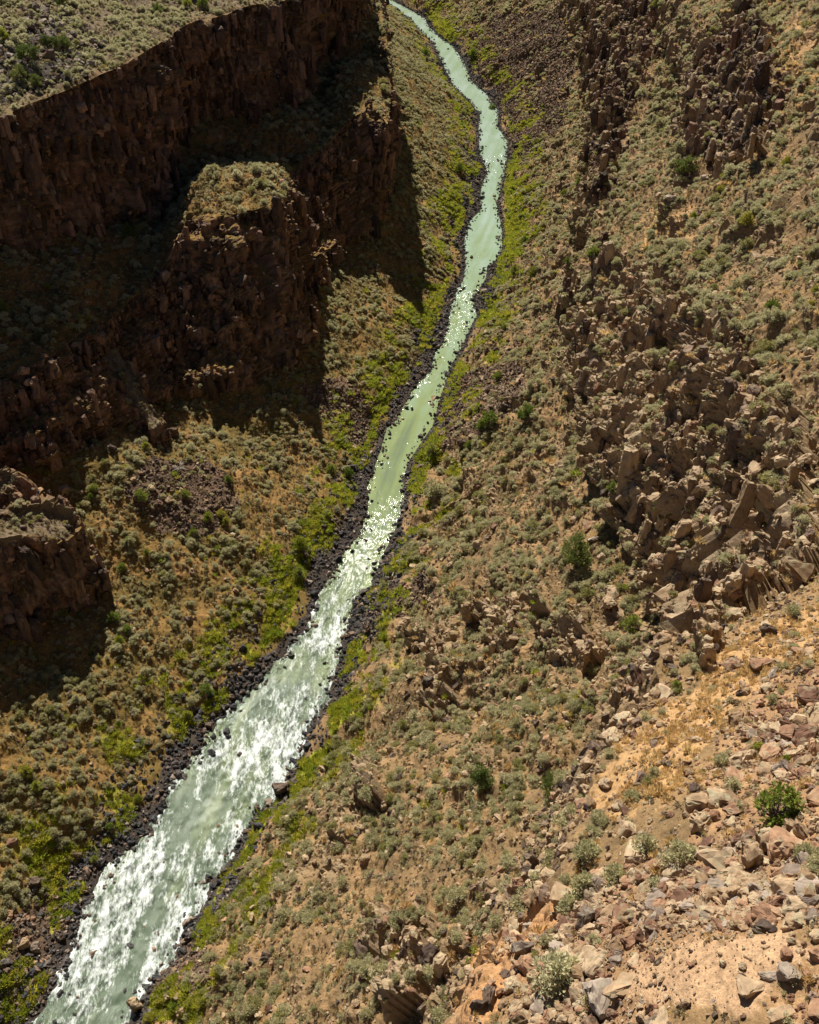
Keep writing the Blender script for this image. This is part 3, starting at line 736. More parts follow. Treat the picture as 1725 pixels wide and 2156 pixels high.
# ------------------------------------------------------------------ scatter over the ground
surf = []
for P, k, side, g, bank, rock, col in ((PRd, kR, 'R', grassR, bankR, rockR, colR), (PLd, kL, 'L', grassL, bankL, rockL, colL)):
    N, A = grid_normals(P); N = N.reshape(-1, 3); N[N[:, 2] < 0] *= -1
    surf.append(dict(P=P.reshape(-1, 3), k=k.reshape(-1), side=np.full(k.size, side == 'R'), g=g, bank=bank, rock=rock, N=N, A=A.reshape(-1)))
for G, kk, m in OUTC:
    N, A = grid_normals(G); N = N.reshape(-1, 3); N[N[:, 2] < 0] *= -1
    z = np.zeros(kk.size)
    surf.append(dict(P=G.reshape(-1, 3), k=kk.reshape(-1), side=np.zeros(kk.size, bool), g=z, bank=z, rock=m.reshape(-1), N=N, A=A.reshape(-1)))
S = {k: np.concatenate([q[k] for q in surf]) for k in surf[0]}
SX, SY, ST = proj(S['P']); S['Nz'] = np.abs(S['N'][:, 2])
ss, sd_ = to_sd(S['P'])
S['off'] = np.where(S['side'], sd_ - dr(ss), dl(ss) - sd_)
inv = (SX > -450) & (SX < 2900) & (SY > -300) & (SY < 2900) & (ST > 8) & (S['k'] > 0)
# depth map of the bare ground, for standing things on what the photo shows at a spot
CELL = 6.0
gx, gy = np.floor((SX + 60) / CELL).astype(int), np.floor((SY + 60) / CELL).astype(int)
NXc, NYc = int(1850 / CELL) + 1, int(2280 / CELL) + 1
okc = (gx >= 0) & (gx < NXc) & (gy >= 0) & (gy < NYc)
zb = np.full(NXc * NYc, 1e9); zi = np.full(NXc * NYc, -1)
ii = np.where(okc)[0]; order = ii[np.argsort(-ST[ii])]
cid = gx[order] * NYc + gy[order]; zb[cid] = ST[order]; zi[cid] = order
zbg = zb.reshape(NXc, NYc); zig = zi.reshape(NXc, NYc)
def hit(px, py):
    cx, cy = int((px + 60) // CELL), int((py + 60) // CELL); best = None
    for r in range(0, 4):
        for a in range(cx - r, cx + r + 1):
            for b in range(cy - r, cy + r + 1):
                if 0 <= a < NXc and 0 <= b < NYc and zig[a, b] >= 0:
                    if best is None or zbg[a, b] < zbg[best]: best = (a, b)
        if best is not None: break
    return int(zig[best])
def seen(P, tol=3.0):
    x, y, t = proj(P); a = np.floor((x + 60) / CELL).astype(int); b = np.floor((y + 60) / CELL).astype(int)
    ok = (x > 0) & (x < 1725) & (y > 0) & (y < 2156)
    a = np.clip(a, 0, NXc - 1); b = np.clip(b, 0, NYc - 1)
    return ok & (t < zbg[a, b] + tol + t * .012)

PTS = S['P'].astype(np.float32)
nz1 = np.zeros(len(PTS)); nz2 = nz1.copy()
iv = np.where(inv)[0]
nz1[iv] = fbm(PTS[iv] / 11, 3, 210); nz2[iv] = fbm(PTS[iv] / 5, 2, 220)
def zmask(name, seed):
    m = np.zeros(len(PTS)); m[iv] = zone(name, PTS[iv], 14, seed); return m
zT, zD, zRub, zRed, zGrv, zStr, zOr, zRug = (zmask(n, s) for n, s in (('talus_brown', 3), ('talus_dark', 5), ('rubble', 6), ('redrock', 7), ('gravel', 4), ('straw', 1), ('orange', 2), ('rugged', 0)))
zRug = zRug * S['side']; zDk = zmask('darkrock', 9) * S['side']; zPile = zmask('pile', 10) * S['side']
k = S['k']; R_ = S['side']; Lf = ~R_
shelfz = R_ & (S['P'][:, 1] < 100) & (k > 3.8)
def pick(dens):
    p = np.where(inv, S['A'] * dens, 0)
    return np.where(rng.random(len(p)) < p)[0]
def jit(i):
    a = np.sqrt(S['A'][i])[:, None]
    return S['P'][i] + rng.normal(0, .35, (len(i), 3)) * a * np.array([1, 1, .1])
flatn = sm(S['Nz'], .35, .65)

# sagebrush
plateau = Lf & (k > 5) & (k < 6.9)
dens = np.zeros(len(PTS))
dens[Lf & (k > 1) & (k < 2.05)] = .38
dens[Lf & (k > 3) & (k < 4.05)] = .24
dens[plateau] = .34; dens[Lf & (k == 5.5)] = .12
dens[R_ & (k > 1.2) & (k < 3.05)] = .36
dens[R_ & (k >= 3.05) & (k < 7.8)] = .28
dens *= np.clip(.72 + 1.5 * nz1 + .8 * nz2, .05, 2.4) * flatn
dens *= (1 - .82 * zT) * (1 - .85 * zD * ~plateau) * (1 - .45 * zRug) * (1 - .9 * S['bank']) * (1 - .6 * S['g']) * (1 - .85 * zGrv) * (1 - .72 * zStr * shelfz) * (1 - .9 * zOr) * (1 - .8 * zRub) * (1 - .65 * zRed)
i = pick(dens); sp = jit(i)
ssz = rng.lognormal(math.log(1.7), .36, len(i)).clip(.7, 3.8)
ssz *= np.where(shelfz[i], .62, 1) * np.where(R_[i] & (k[i] < 3), .86, 1) * np.where(plateau[i], .85, 1) * np.where(~R_[i] & (k[i] < 3), .78, 1)
scl_s = np.stack([ssz * rng.uniform(.85, 1.2, len(i)), ssz * rng.uniform(.85, 1.2, len(i)), ssz * rng.uniform(.75, 1.1, len(i))], -1)
vid_s = rng.choice(6, len(i), p=[.24, .24, .2, .16, .1, .06])
rot_s = np.stack([rng.normal(0, .12, len(i)), rng.normal(0, .12, len(i)), rng.uniform(0, 6.28, len(i))], -1)
sage = dict(P=sp, size=ssz, scl=scl_s, rot=rot_s, vid=vid_s)
den2 = np.where(dens > 0, np.where(R_, .8, 1.0) * np.clip(.7 + .9 * nz2 - .3 * nz1, .1, 1.6) * flatn, 0) * (1 - .7 * zT) * (1 - .8 * zD * ~plateau) * (1 - S['bank']) * (1 - .8 * zGrv) * (1 - .6 * zRub) * (1 - .6 * zOr) * (1 - .5 * zStr)
i = pick(den2); n_ = len(i); s2 = rng.lognormal(math.log(.75), .3, n_).clip(.35, 1.5) * np.where(shelfz[i], .55, 1)
low = dict(P=jit(i), size=s2, scl=s2[:, None] * rng.uniform(.8, 1.25, (n_, 3)) * np.array([1, 1, .8]), rot=np.stack([rng.normal(0, .15, n_), rng.normal(0, .15, n_), rng.uniform(0, 6.28, n_)], -1), vid=rng.integers(0, 3, n_))

# rocks: kinds by zone
def rocks(dens, size, sig, lo, hi, kinds, probs, sink=.22, tall=1.0):
    i = pick(dens); n = len(i)
    sz = rng.lognormal(math.log(size), sig, n).clip(lo, hi)
    sc = sz[:, None] * rng.uniform(.75, 1.25, (n, 3)); sc[:, 2] *= tall
    P = jit(i); P[:, 2] += (.5 - sink) * sc[:, 2] * .55 - sink * .3 * sz * .5
    rot = np.stack([rng.normal(0, .5, n), rng.normal(0, .5, n), rng.uniform(0, 6.28, n)], -1)
    kd = rng.choice(len(kinds), n, p=probs)
    vid = np.array([KIND.index(kinds[q]) for q in kd], int) * 4 + rng.integers(0, 4, n) if n else np.zeros(0, int)
    return dict(P=P, size=sz, scl=sc, rot=rot, vid=vid)
def prism_mesh(name, seed, mat):
    r = random.Random(seed); V, Fc = [], []; n = r.choice((5, 6, 7)); rad = [r.uniform(.36, .56) for _ in range(n)]; ph = [2 * math.pi * (j + r.uniform(-.25, .25)) / n for j in range(n)]
    zs = (-.5, -.2, .05, .3, .42); tx, ty = r.uniform(-.16, .16), r.uniform(-.16, .16)
    for q, z in enumerate(zs):
        ox, oy = r.gauss(0, .035), r.gauss(0, .035); sc = (1, .99, .95, .88, .7)[q]
        for j in range(n):
            x = math.cos(ph[j]) * rad[j] * sc * r.uniform(.93, 1.07) + ox; y = math.sin(ph[j]) * rad[j] * sc * r.uniform(.93, 1.07) + oy
            V.append((x, y, z + ((x * tx + y * ty) * (1.2 if q > 2 else .3)) + r.gauss(0, .012)))
    for q in range(len(zs) - 1):
        for j in range(n):
            b = q * n; Fc.append((b + j, b + (j + 1) % n, b + n + (j + 1) % n, b + n + j))
    t = (len(zs) - 1) * n; V.append((r.gauss(0, .08), r.gauss(0, .08), .45)); Fc += [(t + j, t + (j + 1) % n, len(V) - 1) for j in range(n)]
    bm = bmesh.new(); vs = [bm.verts.new(v) for v in V]
    for f in Fc: bm.faces.new([vs[j] for j in f])
    bmesh.ops.triangulate(bm, faces=bm.faces[:]); bmesh.ops.subdivide_edges(bm, edges=bm.edges[:], cuts=3, use_grid_fill=True)
    bm.normal_update(); co = np.array([v.co[:] for v in bm.verts], np.float32) * np.array([1, 1, 2.2], np.float32)
    dsp = .6 * (.10 * fbm(co * 2.2 + seed, 3, seed % 40) + .075 * blocks(co + seed, (.34, .34, .5), seed) + .04 * blocks(co + seed, (.13, .13, .2), seed + 7))
    for v, q in zip(bm.verts, dsp): v.co += v.normal * float(q) * (.35 if abs(v.normal.z) > .8 else 1)
    me = bpy.data.meshes.new(name); bm.to_mesh(me); bm.free(); me.materials.append(mat); return me
COLM = [prism_mesh('rock_column', 900 + i, (M_ROCK_TAN, M_ROCK_TAN, M_ROCK_BROWN, M_ROCK_CLIFF, M_ROCK_CLIFF, M_ROCK_CLIFF)[i % 6]) for i in range(12)]
def columns(dens, w0, sig, lo, hi, tall, sink, vids, inset=.1):
    i = pick(dens); n = len(i); w = rng.lognormal(math.log(w0), sig, n).clip(lo, hi); hgt = w * rng.uniform(*tall, n)
    P = jit(i) - S['N'][i] * (inset * w * rng.uniform(.7, 1.5, n))[:, None]; P[:, 2] += (.5 - sink) * hgt
    return dict(P=P, size=hgt, scl=np.stack([w * rng.uniform(.7, 1.2, n), w * rng.uniform(.7, 1.2, n), hgt], -1), rot=np.stack([rng.normal(0, .1, n), rng.normal(0, .1, n), rng.uniform(0, 6.28, n)], -1), vid=rng.choice(vids, n))
KIND = ['tan', 'red', 'grey', 'black', 'brown']
def cat(*a): return {q: np.concatenate([x[q] for x in a]) for q in a[0]}
lowland = (k > .1) & (k < 3.05)
bank = np.maximum(S['bank'], .4 * (k < 1.1) * (1 - .6 * S['g'])) * (k > -.4) * (k < 2.2)
bank_rocks = cat(rocks(bank * 1.2, .85, .42, .35, 2.6, ['black', 'brown', 'grey'], [.78, .15, .07]),
                 rocks(bank * 1.3, .5, .3, .3, .9, ['black', 'grey', 'brown'], [.72, .1, .18]),
                 rocks(zD * ~plateau * .8, .9, .45, .4, 2.6, ['black', 'brown'], [.8, .2]))
# stones standing in the shallows so that the water's edge is ragged
_e = []
for _sgn, _fn in ((1, dl), (-1, dr)):
    n_ = 1500; s_ = rng.uniform(0, 1, n_) ** 1.25 * 780 - 20; dd_ = np.abs(rng.normal(0, 1.1, n_)) - .5
    dd_ += 2.2 * np.clip(fbm(np.stack([s_ / 14, 0 * s_ + _sgn * 9, 0 * s_], -1).astype(np.float32), 3, 230), 0, 1)
    z_ = rng.lognormal(math.log(.75), .4, n_).clip(.35, 2.2)
    _e.append(dict(P=from_sd(s_, _fn(s_) + _sgn * dd_, .12 * z_ - .05), size=z_, scl=z_[:, None] * rng.uniform(.75, 1.25, (n_, 3)), rot=np.stack([rng.normal(0, .4, n_), rng.normal(0, .4, n_), rng.uniform(0, 6.28, n_)], -1),
                   vid=np.array([KIND.index(q) for q in ('black', 'brown', 'grey')])[rng.choice(3, n_, p=[.7, .22, .08])] * 4 + rng.integers(0, 4, n_)))
bank_rocks = cat(bank_rocks, *_e)
general = ((k > 1) & (k < 7.5)) * flatn * (1 - S['bank'])
near = np.clip(ST / 200, .2, 1.5)
rubble = cat(
  rocks(zT * (1 - zD) * lowland * 1.0, .8, .4, .35, 2.6, ['brown', 'tan', 'red'], [.8, .12, .08]),
  rocks(zT * lowland * 1.2, .5, .3, .3, .9, ['brown', 'red'], [.85, .15]),
  rocks(general * R_ * (k < 3.05) * (S['P'][:, 1] > 250) * .35 * np.clip(.6 + 1.4 * nz1, 0, 2), .9, .4, .4, 2.4, ['brown', 'tan'], [.75, .25]),
  rocks(general * R_ * .17 * np.clip(.8 + nz1, 0, 2), .9, .45, .35, 3.2, ['tan', 'brown', 'red'], [.6, .25, .15]),
  rocks(general * R_ * 1.1 * np.clip(.8 + nz2, 0, 2), .42, .3, .2, .8, ['tan', 'brown', 'red'], [.6, .2, .2]),
  rocks(general * Lf * (k < 5) * .6 * np.clip(.8 + 1.2 * nz2, 0, 2.5), .42, .3, .2, .9, ['brown', 'tan'], [.6, .4]),
  rocks(general * Lf * (k < 5) * .06 * np.clip(.8 + 1.2 * nz1, 0, 2.5), .85, .45, .35, 2.8, ['brown', 'tan', 'red'], [.6, .25, .15]),
  rocks(plateau * .02 * np.clip(.5 + 1.5 * nz1, 0, 3), 1.0, .4, .4, 2.5, ['brown', 'grey'], [.6, .4]),
  rocks(plateau * zD * .25, 1.6, .4, .6, 3.6, ['grey', 'brown'], [.6, .4]),
  rocks(zRug * .06, 1.3, .35, .8, 3.4, ['tan', 'brown', 'red'], [.72, .13, .15], .35, 2.0),
  rocks(zRug * .14, .6, .35, .3, 1.5, ['tan', 'brown', 'red'], [.72, .13, .15], .3, 1.5),
  rocks(Lf * ((k > 2) & (k < 5)) * S['rock'] * .05, 1.6, .4, .6, 3.5, ['brown', 'red'], [.6, .4], .4, 1.3),
  rocks(R_ * (k > 2.9) * (k < 4.15) * (S['P'][:, 1] < 105) * .5 * (1 - .93 * zOr) * (1 - .75 * zStr), .8, .5, .3, 2.2, ['tan', 'brown', 'red'], [.6, .3, .1], .3, 1.3),
  rocks(zRub * shelfz * (1 - .9 * zGrv) * (1 - .9 * zOr) * 3.4 * np.clip(.45 + 1.6 * nz2, .08, 2), .66, .45, .25, 1.9, ['red', 'tan', 'grey'], [.38, .5, .12]),
  rocks(zRub * shelfz * (1 - .8 * zGrv) * (1 - .7 * zOr) * 11, .19, .35, .09, .4, ['red', 'tan', 'grey'], [.4, .48, .12]),
  rocks(zPile * shelfz * (1 - zGrv) * 1.05, 1.0, .35, .5, 2.2, ['tan', 'red', 'grey'], [.58, .28, .14]),
  rocks(zPile * shelfz * (1 - zGrv) * 2.2, .5, .3, .3, .9, ['tan', 'red', 'grey'], [.55, .3, .15]),
  rocks(zGrv * shelfz * 14, .085, .5, .04, .26, ['red', 'tan', 'grey'], [.2, .65, .15]),
  rocks(zRed * shelfz * .4, .7, .5, .3, 2.1, ['red', 'tan', 'grey'], [.68, .2, .12]),
  rocks(zRed * shelfz * 2.2, .33, .35, .15, .7, ['red', 'tan'], [.7, .3]),
  rocks(shelfz * flatn * .35 * (1 - zGrv), .38, .5, .15, 1.3, ['tan', 'red'], [.6, .4]),
  rocks(shelfz * flatn * 1.6 * (1 - zGrv), .16, .35, .08, .35, ['tan', 'red'], [.65, .35]),
)
cols = lambda *a: cat(*a)
TANV, DARKV = [0, 1, 2, 6, 7, 8, 0, 1], [3, 4, 5, 9, 10, 11]
# grass tufts
def tufts(dens, size, n_var):
    i = pick(dens); n = len(i); sz = rng.lognormal(math.log(size), .3, n)
    return dict(P=jit(i), size=sz, scl=np.repeat(sz[:, None], 3, 1) * rng.uniform(.8, 1.2, (n, 3)), rot=np.stack([np.zeros(n), np.zeros(n), rng.uniform(0, 6.28, n)], -1), vid=rng.integers(0, n_var, n))
pillars = cat(columns(zDk * .22 * np.clip(.7 + 1.6 * nz2, 0, 2.2), 1.7, .4, .7, 4.2, (1.6, 3.4), .5, DARKV + TANV[:5]),
              columns(zRug * (1 - .7 * zDk) * .14 * np.clip(.7 + 1.6 * nz2, 0, 2.2), 1.35, .42, .5, 3.4, (1.4, 3.0), .52, TANV),
              columns(S['rock'] * R_ * (1 - zRug) * (k > 1.6) * (k < 7.6) * ~shelfz * .05, 1.0, .3, .5, 2.0, (1.3, 2.8), .6, TANV),
              columns(Lf * (S['rock'] > .5) * ((k > 2) & (k < 3) | (k > 4) & (k < 5)) * .12, 1.3, .45, .5, 3.6, (1.4, 3.4), .6, DARKV, .42),
              columns(Lf * ((k > 2.8) & (k < 3.02) | (k > 4.85) & (k < 5.02)) * .16, 1.3, .4, .6, 2.8, (1.0, 1.8), .8, DARKV, .3))
dry = cat(tufts(shelfz * flatn * (zStr * 2.4 + .35) * (1 - zGrv) * (1 - .7 * zRub) * np.clip(.6 + nz2, 0, 2), .5, 2),
          tufts(R_ * flatn * (k > 1.5) * (k < 7.5) * ~shelfz * (.06 + .25 * zStr) * np.clip(.6 + nz1, 0, 2), .85, 2))
grs = cat(tufts(S['g'] * lowland * 1.5, .95, 3), tufts(Lf * (k > 1) * (k < 2) * .05 * np.clip(.3 + 1.5 * nz1, 0, 2), .9, 3), tufts(R_ * (k > 2) * (k < 3.2) * ~shelfz * .03 * np.clip(nz1 * 2, 0, 2), .9, 3))

def stuff(name, d, protos, label):
    me = bpy.data.meshes.new(name); n = len(d['P'])
    me.vertices.add(n); me.vertices.foreach_set('co', d['P'].astype(np.float32).ravel())
    for nm, arr in (('scl', d['scl']), ('rot', d['rot'])):
        a = me.attributes.new(nm, 'FLOAT_VECTOR', 'POINT'); a.data.foreach_set('vector', arr.astype(np.float32).ravel())
    a = me.attributes.new('vid', 'INT', 'POINT'); a.data.foreach_set('value', d['vid'].astype(np.int32))
    ng = bpy.data.node_groups.new(name + '_spread', 'GeometryNodeTree')
    ng.interface.new_socket('Geometry', in_out='INPUT', socket_type='NodeSocketGeometry'); ng.interface.new_socket('Geometry', in_out='OUTPUT', socket_type='NodeSocketGeometry')
    gi, go, jn = ng.nodes.new('NodeGroupInput'), ng.nodes.new('NodeGroupOutput'), ng.nodes.new('GeometryNodeJoinGeometry')
    def attr(nm, ty):
        x = ng.nodes.new('GeometryNodeInputNamedAttribute'); x.data_type = ty; x.inputs['Name'].default_value = nm; return x.outputs['Attribute']
    v, s, r = attr('vid', 'INT'), attr('scl', 'FLOAT_VECTOR'), attr('rot', 'FLOAT_VECTOR')
    for q, ob in enumerate(protos):
        if not (d['vid'] == q).any(): continue
        oi = ng.nodes.new('GeometryNodeObjectInfo'); oi.inputs['Object'].default_value = ob; oi.transform_space = 'ORIGINAL'; oi.inputs['As Instance'].default_value = True
        cp = ng.nodes.new('FunctionNodeCompare'); cp.data_type = 'INT'; cp.operation = 'EQUAL'; ng.links.new(v, cp.inputs[2]); cp.inputs[3].default_value = q
        ip = ng.nodes.new('GeometryNodeInstanceOnPoints')
        ng.links.new(gi.outputs[0], ip.inputs['Points']); ng.links.new(cp.outputs[0], ip.inputs['Selection']); ng.links.new(oi.outputs['Geometry'], ip.inputs['Instance'])
        ng.links.new(r, ip.inputs['Rotation']); ng.links.new(s, ip.inputs['Scale']); ng.links.new(ip.outputs[0], jn.inputs[0])
    ng.links.new(jn.outputs[0], go.inputs[0])
    o = link(name, me, kind='stuff', label=label); md = o.modifiers.new('spread', 'NODES'); md.node_group = ng
    return o
def split_largest(d, n, minpx=0):
    x, y, t = proj(d['P']); vis = seen(d['P'], 2.0)
    px = np.where(vis, d['scl'].max(1) * F / t, 0)
    o = np.argsort(-px)[:n]; o = o[px[o] > minpx]
    m = np.ones(len(px), bool); m[o] = False
    return o, px, {q: v[m] for q, v in d.items()}

# ------------------------------------------------------------------ where a thing stands, in words
def place(P):
    x, y, t = (float(v) for v in proj(np.array(P)))
    s, d = to_sd(np.array(P)); off = float(d - dr(s)) if d > dr(s) else float(dl(s) - d)
    right = d > (dl(s) + dr(s)) / 2
    def inz(n): return any(bool(inpoly(np.array([x]), np.array([y]), p)[0]) for p in Z[n])
    if right:
        if inz('gravel'): return 'on the bare gravel patch'
        if inz('rubble'): return 'in the rubble by the gravel patch'
        if inz('redrock'): return 'among the red boulders above the rubble'
        if inz('straw') and y > 1200: return 'on the straw grass shelf'
        if inz('orange'): return 'on the orange sand below the rubble'
        if off < 13: return 'on the rocky east bank by the ' + ('white rapids' if y > 1230 else 'green pool')
        if inz('talus_brown'): return 'on the brown scree fan east of the ' + ('far bend' if y < 500 else 'middle pool')
        if inz('rugged'): return 'in the jagged sunlit cliff band' if y > 560 else 'at the dark outcrops of the sunlit wall'
        if y < 640: return 'on the sage bench above the jagged cliff band' if x > 1300 else 'on the far sunlit slope above the river'
        if y > 1280 and t < 95: return 'on the near shelf around the rubble'
        return 'on the tan lower slope ' + ('above the white rapids' if y > 1250 else 'below the jagged cliff band')
    if y < 300 and x < 700 and P[2] > 88: return 'on the plateau above the dark cliff'
    if off < 11: return 'on the rocky west bank by the ' + ('white rapids' if y > 1230 else 'green pool')
    if inz('talus_brown'): return 'in the scree below the dark cliff'
    if P[2] > 40: return 'on a ledge of the shaded cliff'
    return 'on the slope between dark cliff and ' + ('rapids' if y > 1250 else 'pool' if y > 500 else 'far river')

def add_copy(name, me, P, scl, rot, cat_, label, group):
    o = bpy.data.objects.new(name, me); COL.objects.link(o)
    o.location = P; o.scale = scl; o.rotation_euler = rot
    o['label'] = label; o['category'] = cat_; o['group'] = group
    return o
def size_word(px): return 'large' if px > 60 else 'medium' if px > 34 else 'small'

# sagebrush: the 300 that show largest are bushes of their own
o, px, rest = split_largest(sage, 300)
whole = [q[0] for q in SAGE] + [DRYB]
first = {}
SW = ['grey green rounded sagebrush', 'grey green spreading sagebrush', 'silvery sagebrush', 'dense grey sagebrush', 'yellowish flowering rabbitbrush', 'bare twiggy grey bush']
for j in o:
    v = int(sage['vid'][j]); P = tuple(float(q) for q in sage['P'][j]); lab = f"{size_word(px[j])} {SW[v]} {place(P)}"
    if px[j] > 40 and v < 5:
        e = bpy.data.objects.new('sagebrush', None); COL.objects.link(e); e.empty_display_size = .3
        e.location = P; e.scale = sage['scl'][j]; e.rotation_euler = sage['rot'][j]
        e['label'] = lab; e['category'] = 'bush'; e['group'] = 'sagebrush dotted over the slopes'
        link('foliage', SAGE[v][1], e); link('stems', SAGE[v][2], e)
    else:
        ob = add_copy('sagebrush', whole[v], P, sage['scl'][j], sage['rot'][j], 'bush', lab, 'sagebrush dotted over the slopes')
        first.setdefault(v, ob)
def proto(v, me, name):
    if v in first: return first[v]
    ob = bpy.data.objects.new(name, me); return ob                      # data only, stands nowhere
stuff('sagebrush_cover', rest, [proto(v, m, 'sagebrush') for v, m in enumerate(whole)], 'grey green sagebrush covering both sides of the gorge')

# ------------------------------------------------------------------ boulders one can single out (px, py, size px, kind, squash, label)
NB = [
 (1185,1900,84,'tan',.8,'big orange tan block with a flat lit top at the left end of the rubble'),
 (1232,1942,56,'grey',1.1,'pale grey split boulder just below the big orange block'),
 (1250,2035,62,'tan',.9,'tan split slab pair left of the gravel, between the sage clump and the gravel'),
 (1265,2112,92,'grey',.85,'large round grey brown boulder at the bottom edge left of the gravel'),
 (1125,2120,66,'grey',.9,'pale grey faceted boulder at the bottom edge beside the sage clump'),
 (1200,2128,40,'red',.9,'rust red wedge shaped rock between the two grey boulders at the bottom edge'),
 (1100,2000,50,'grey',.9,'rounded grey boulder on the orange sand above the sage clump'),
 (1175,1998,44,'grey',.7,'pale grey flat boulder resting behind the sage clump'),
 (1583,2090,70,'tan',.6,'long tan slab standing on the right edge of the gravel'),
 (1655,2060,66,'grey',.9,'dark grey cracked boulder right of the gravel patch'),
 (1615,2055,40,'grey',.6,'grey slab leaning against the dark cracked boulder'),
 (1640,2145,72,'tan',.7,'light tan boulder at the bottom edge right of the gravel'),
 (1510,1812,80,'tan',1.0,'large lichen covered tan boulder with a dark cleft at the top of the rubble'),
 (1575,1815,56,'tan',1.4,'upright tan boulder beside the lichen covered one'),
 (1650,1790,92,'red',.75,'broad brown boulder at the right of the rubble top'),
 (1665,1750,56,'tan',.7,'tan boulder on top of the broad brown one'),
 (1475,1912,42,'tan',1.6,'pale standing stone in the middle of the rubble'),
 (1650,1880,70,'tan',1.0,'big blocky tan boulder in the rubble near the right edge'),
 (1708,1905,54,'grey',.9,'smooth dark grey boulder at the right edge of the rubble'),
 (1430,1890,60,'red',.6,'low flat brown boulder left of the standing stone'),
 (1330,1800,60,'tan',1.0,'lichen yellow boulder half hidden by sage, left of the rubble top'),
 (1510,1690,62,'tan',.7,'broad tan slab tipped over a dark hollow on the shelf'),
 (1475,1745,58,'tan',.9,'lichen spotted boulder between the slab and the rubble'),
 (1275,1655,46,'tan',.9,'smooth tan boulder on the straw grass beside a grey bush'),
 (1600,1405,54,'red',.8,'dark red boulder at the top of the straw grass shelf'),
 (1540,1400,44,'red',.7,'flat red rock left of the dark red boulder'),
 (1285,1560,56,'tan',.7,'tan slab over a dark crack at the outer edge of the shelf'),
 (1240,1595,52,'brown',1.2,'dark angular rock standing at the outer edge of the shelf'),
 (1375,1570,30,'brown',.7,'small dark boulder alone on the straw grass'),
 (1690,1560,64,'red',.9,'red brown boulder at the right edge among dark boulders'),
 (1620,1590,66,'red',.8,'purple brown boulder below the yellow flowering bush'),
 (1700,1470,60,'red',.8,'dark red brown boulder at the right edge above the yellow flowering bush'),
 (1680,1195,72,'tan',.55,'long pale slab lying below the jagged cliff at the right edge'),
 (1280,1255,44,'tan',.9,'pale tan boulder right of the big juniper'),
 (1270,1175,24,'tan',.9,'small pale boulder above the big juniper on its right'),
 (1352,1250,22,'tan',.7,'pink tan flat rock on the scree right of the juniper'),
 (1300,1295,40,'tan',.8,'smooth round tan boulder above the green bush'),
 (1275,1275,40,'tan',1.0,'grey tan boulder in the scree beside the green bush'),
 (1370,1420,46,'tan',.8,'tan boulder pile leader at the foot of the cliffs'),
 (1625,560,40,'tan',.9,'largest pale boulder in the boulder group on the sage bench'),
 (1590,540,34,'tan',.8,'pale boulder left of the largest one on the sage bench'),
 (1478,382,24,'grey',1.0,'square grey boulder right of the dark green juniper on the bench'),
 (1412,425,26,'grey',.7,'flat grey boulder below the juniper on the bench'),
 (870,1198,30,'tan',.9,'tan boulder at the top of the black rock spit by the rapids'),
 (765,1252,30,'black',.8,'largest black boulder at the water edge where the rapids begin'),
 (795,1275,24,'brown',.8,'brown boulder on the black rock spit'),
 (660,1249,24,'black',.9,'black boulder on the west water edge where the rapids begin'),
 (588,1665,36,'brown',1.6,'tall brown block with a flat face at the east edge of the rapids'),
 (568,1690,28,'grey',.7,'low grey slab at the foot of the tall brown block'),
 (280,2112,34,'tan',1.5,'pale banded block at the east water edge near the bottom'),
 (777,858,18,'brown',1.0,'largest brown boulder in the scree west of the pool'),
 (234,950,26,'brown',.8,'pair of brown boulders in the shade below the rock pillar'),
 (355,1055,28,'tan',.8,'pale angular boulder in the sunlit scree below the shadow edge'),
 (132,1035,28,'tan',.6,'pale flat slab in the sun above the dark rock block'),
 (75,1858,34,'brown',.9,'brown block among the sage near the left edge'),
 (52,1990,34,'tan',.8,'pale brown boulder in the bottom left scree'),
 (100,290,18,'grey',.6,'pale slab right at the rim of the dark cliff'),
]

used = np.zeros(len(rubble['P']), bool)
occupied = []
NBO = []
for j, (x, y, sz, kd, sq, lab) in enumerate(NB):
    q = hit(x, y); P = S['P'][q].copy(); t = ST[q]; w = sz * t / F
    me = RK[kd][j % 4]
    a = random.uniform(0, 6.28)
    ob = add_copy('boulder', me, (P[0], P[1], P[2] + w * .5 * sq * .45), (w, w * random.uniform(.9, 1.15), w * sq * 1.25), (random.gauss(0, .25), random.gauss(0, .25), a), 'boulder', lab, 'boulders')
    occupied.append((P[0], P[1], P[2], w * .55)); NBO.append(ob)
for j, (x, y, sz, kd) in enumerate(WR):
    P = at(x, y, 0.1); t = float(proj(P)[2]); w = .8 * sz * t / F
    col = {'brown': 'brown', 'black': 'black', 'red': 'reddish', 'tan': 'pale tan', 'grey': 'grey'}[kd]
    wh = 'white rapids' if y > 1230 else 'calm green pool'
    add_copy('river_rock', RK[kd][(j + 1) % 4], P + np.array([0, 0, -.06 * w]), (w, w * random.uniform(.7, 1.0), w * .8), (random.gauss(0, .2), random.gauss(0, .2), random.uniform(0, 6.28)),
             'rock', f"{'larger' if sz > 19 else 'small'} {col} rock in the {wh}" + (' near the east bank' if x > (np.interp(y, [a[1] for a in LE[::-1]], [a[0] for a in LE[::-1]]) + np.interp(y, [a[1] for a in RE[::-1]], [a[0] for a in RE[::-1]])) / 2 else ' nearer the west bank'), 'rocks standing in the river')
OC = np.array(occupied)
def clear(d):
    m = np.ones(len(d['P']), bool)
    for x, y, z, r in OC:
        m &= ((d['P'][:, 0] - x) ** 2 + (d['P'][:, 1] - y) ** 2 + (d['P'][:, 2] - z) ** 2) > (r * .8) ** 2
    return {q: v[m] for q, v in d.items()}
rubble = clear(rubble)
allr = cat(rubble, bank_rocks)
nr_ = len(rubble['P'])
o, px, _ = split_largest(allr, 300 - len(NB))
m = np.ones(len(allr['P']), bool); m[o] = False
RP = [None] * 20
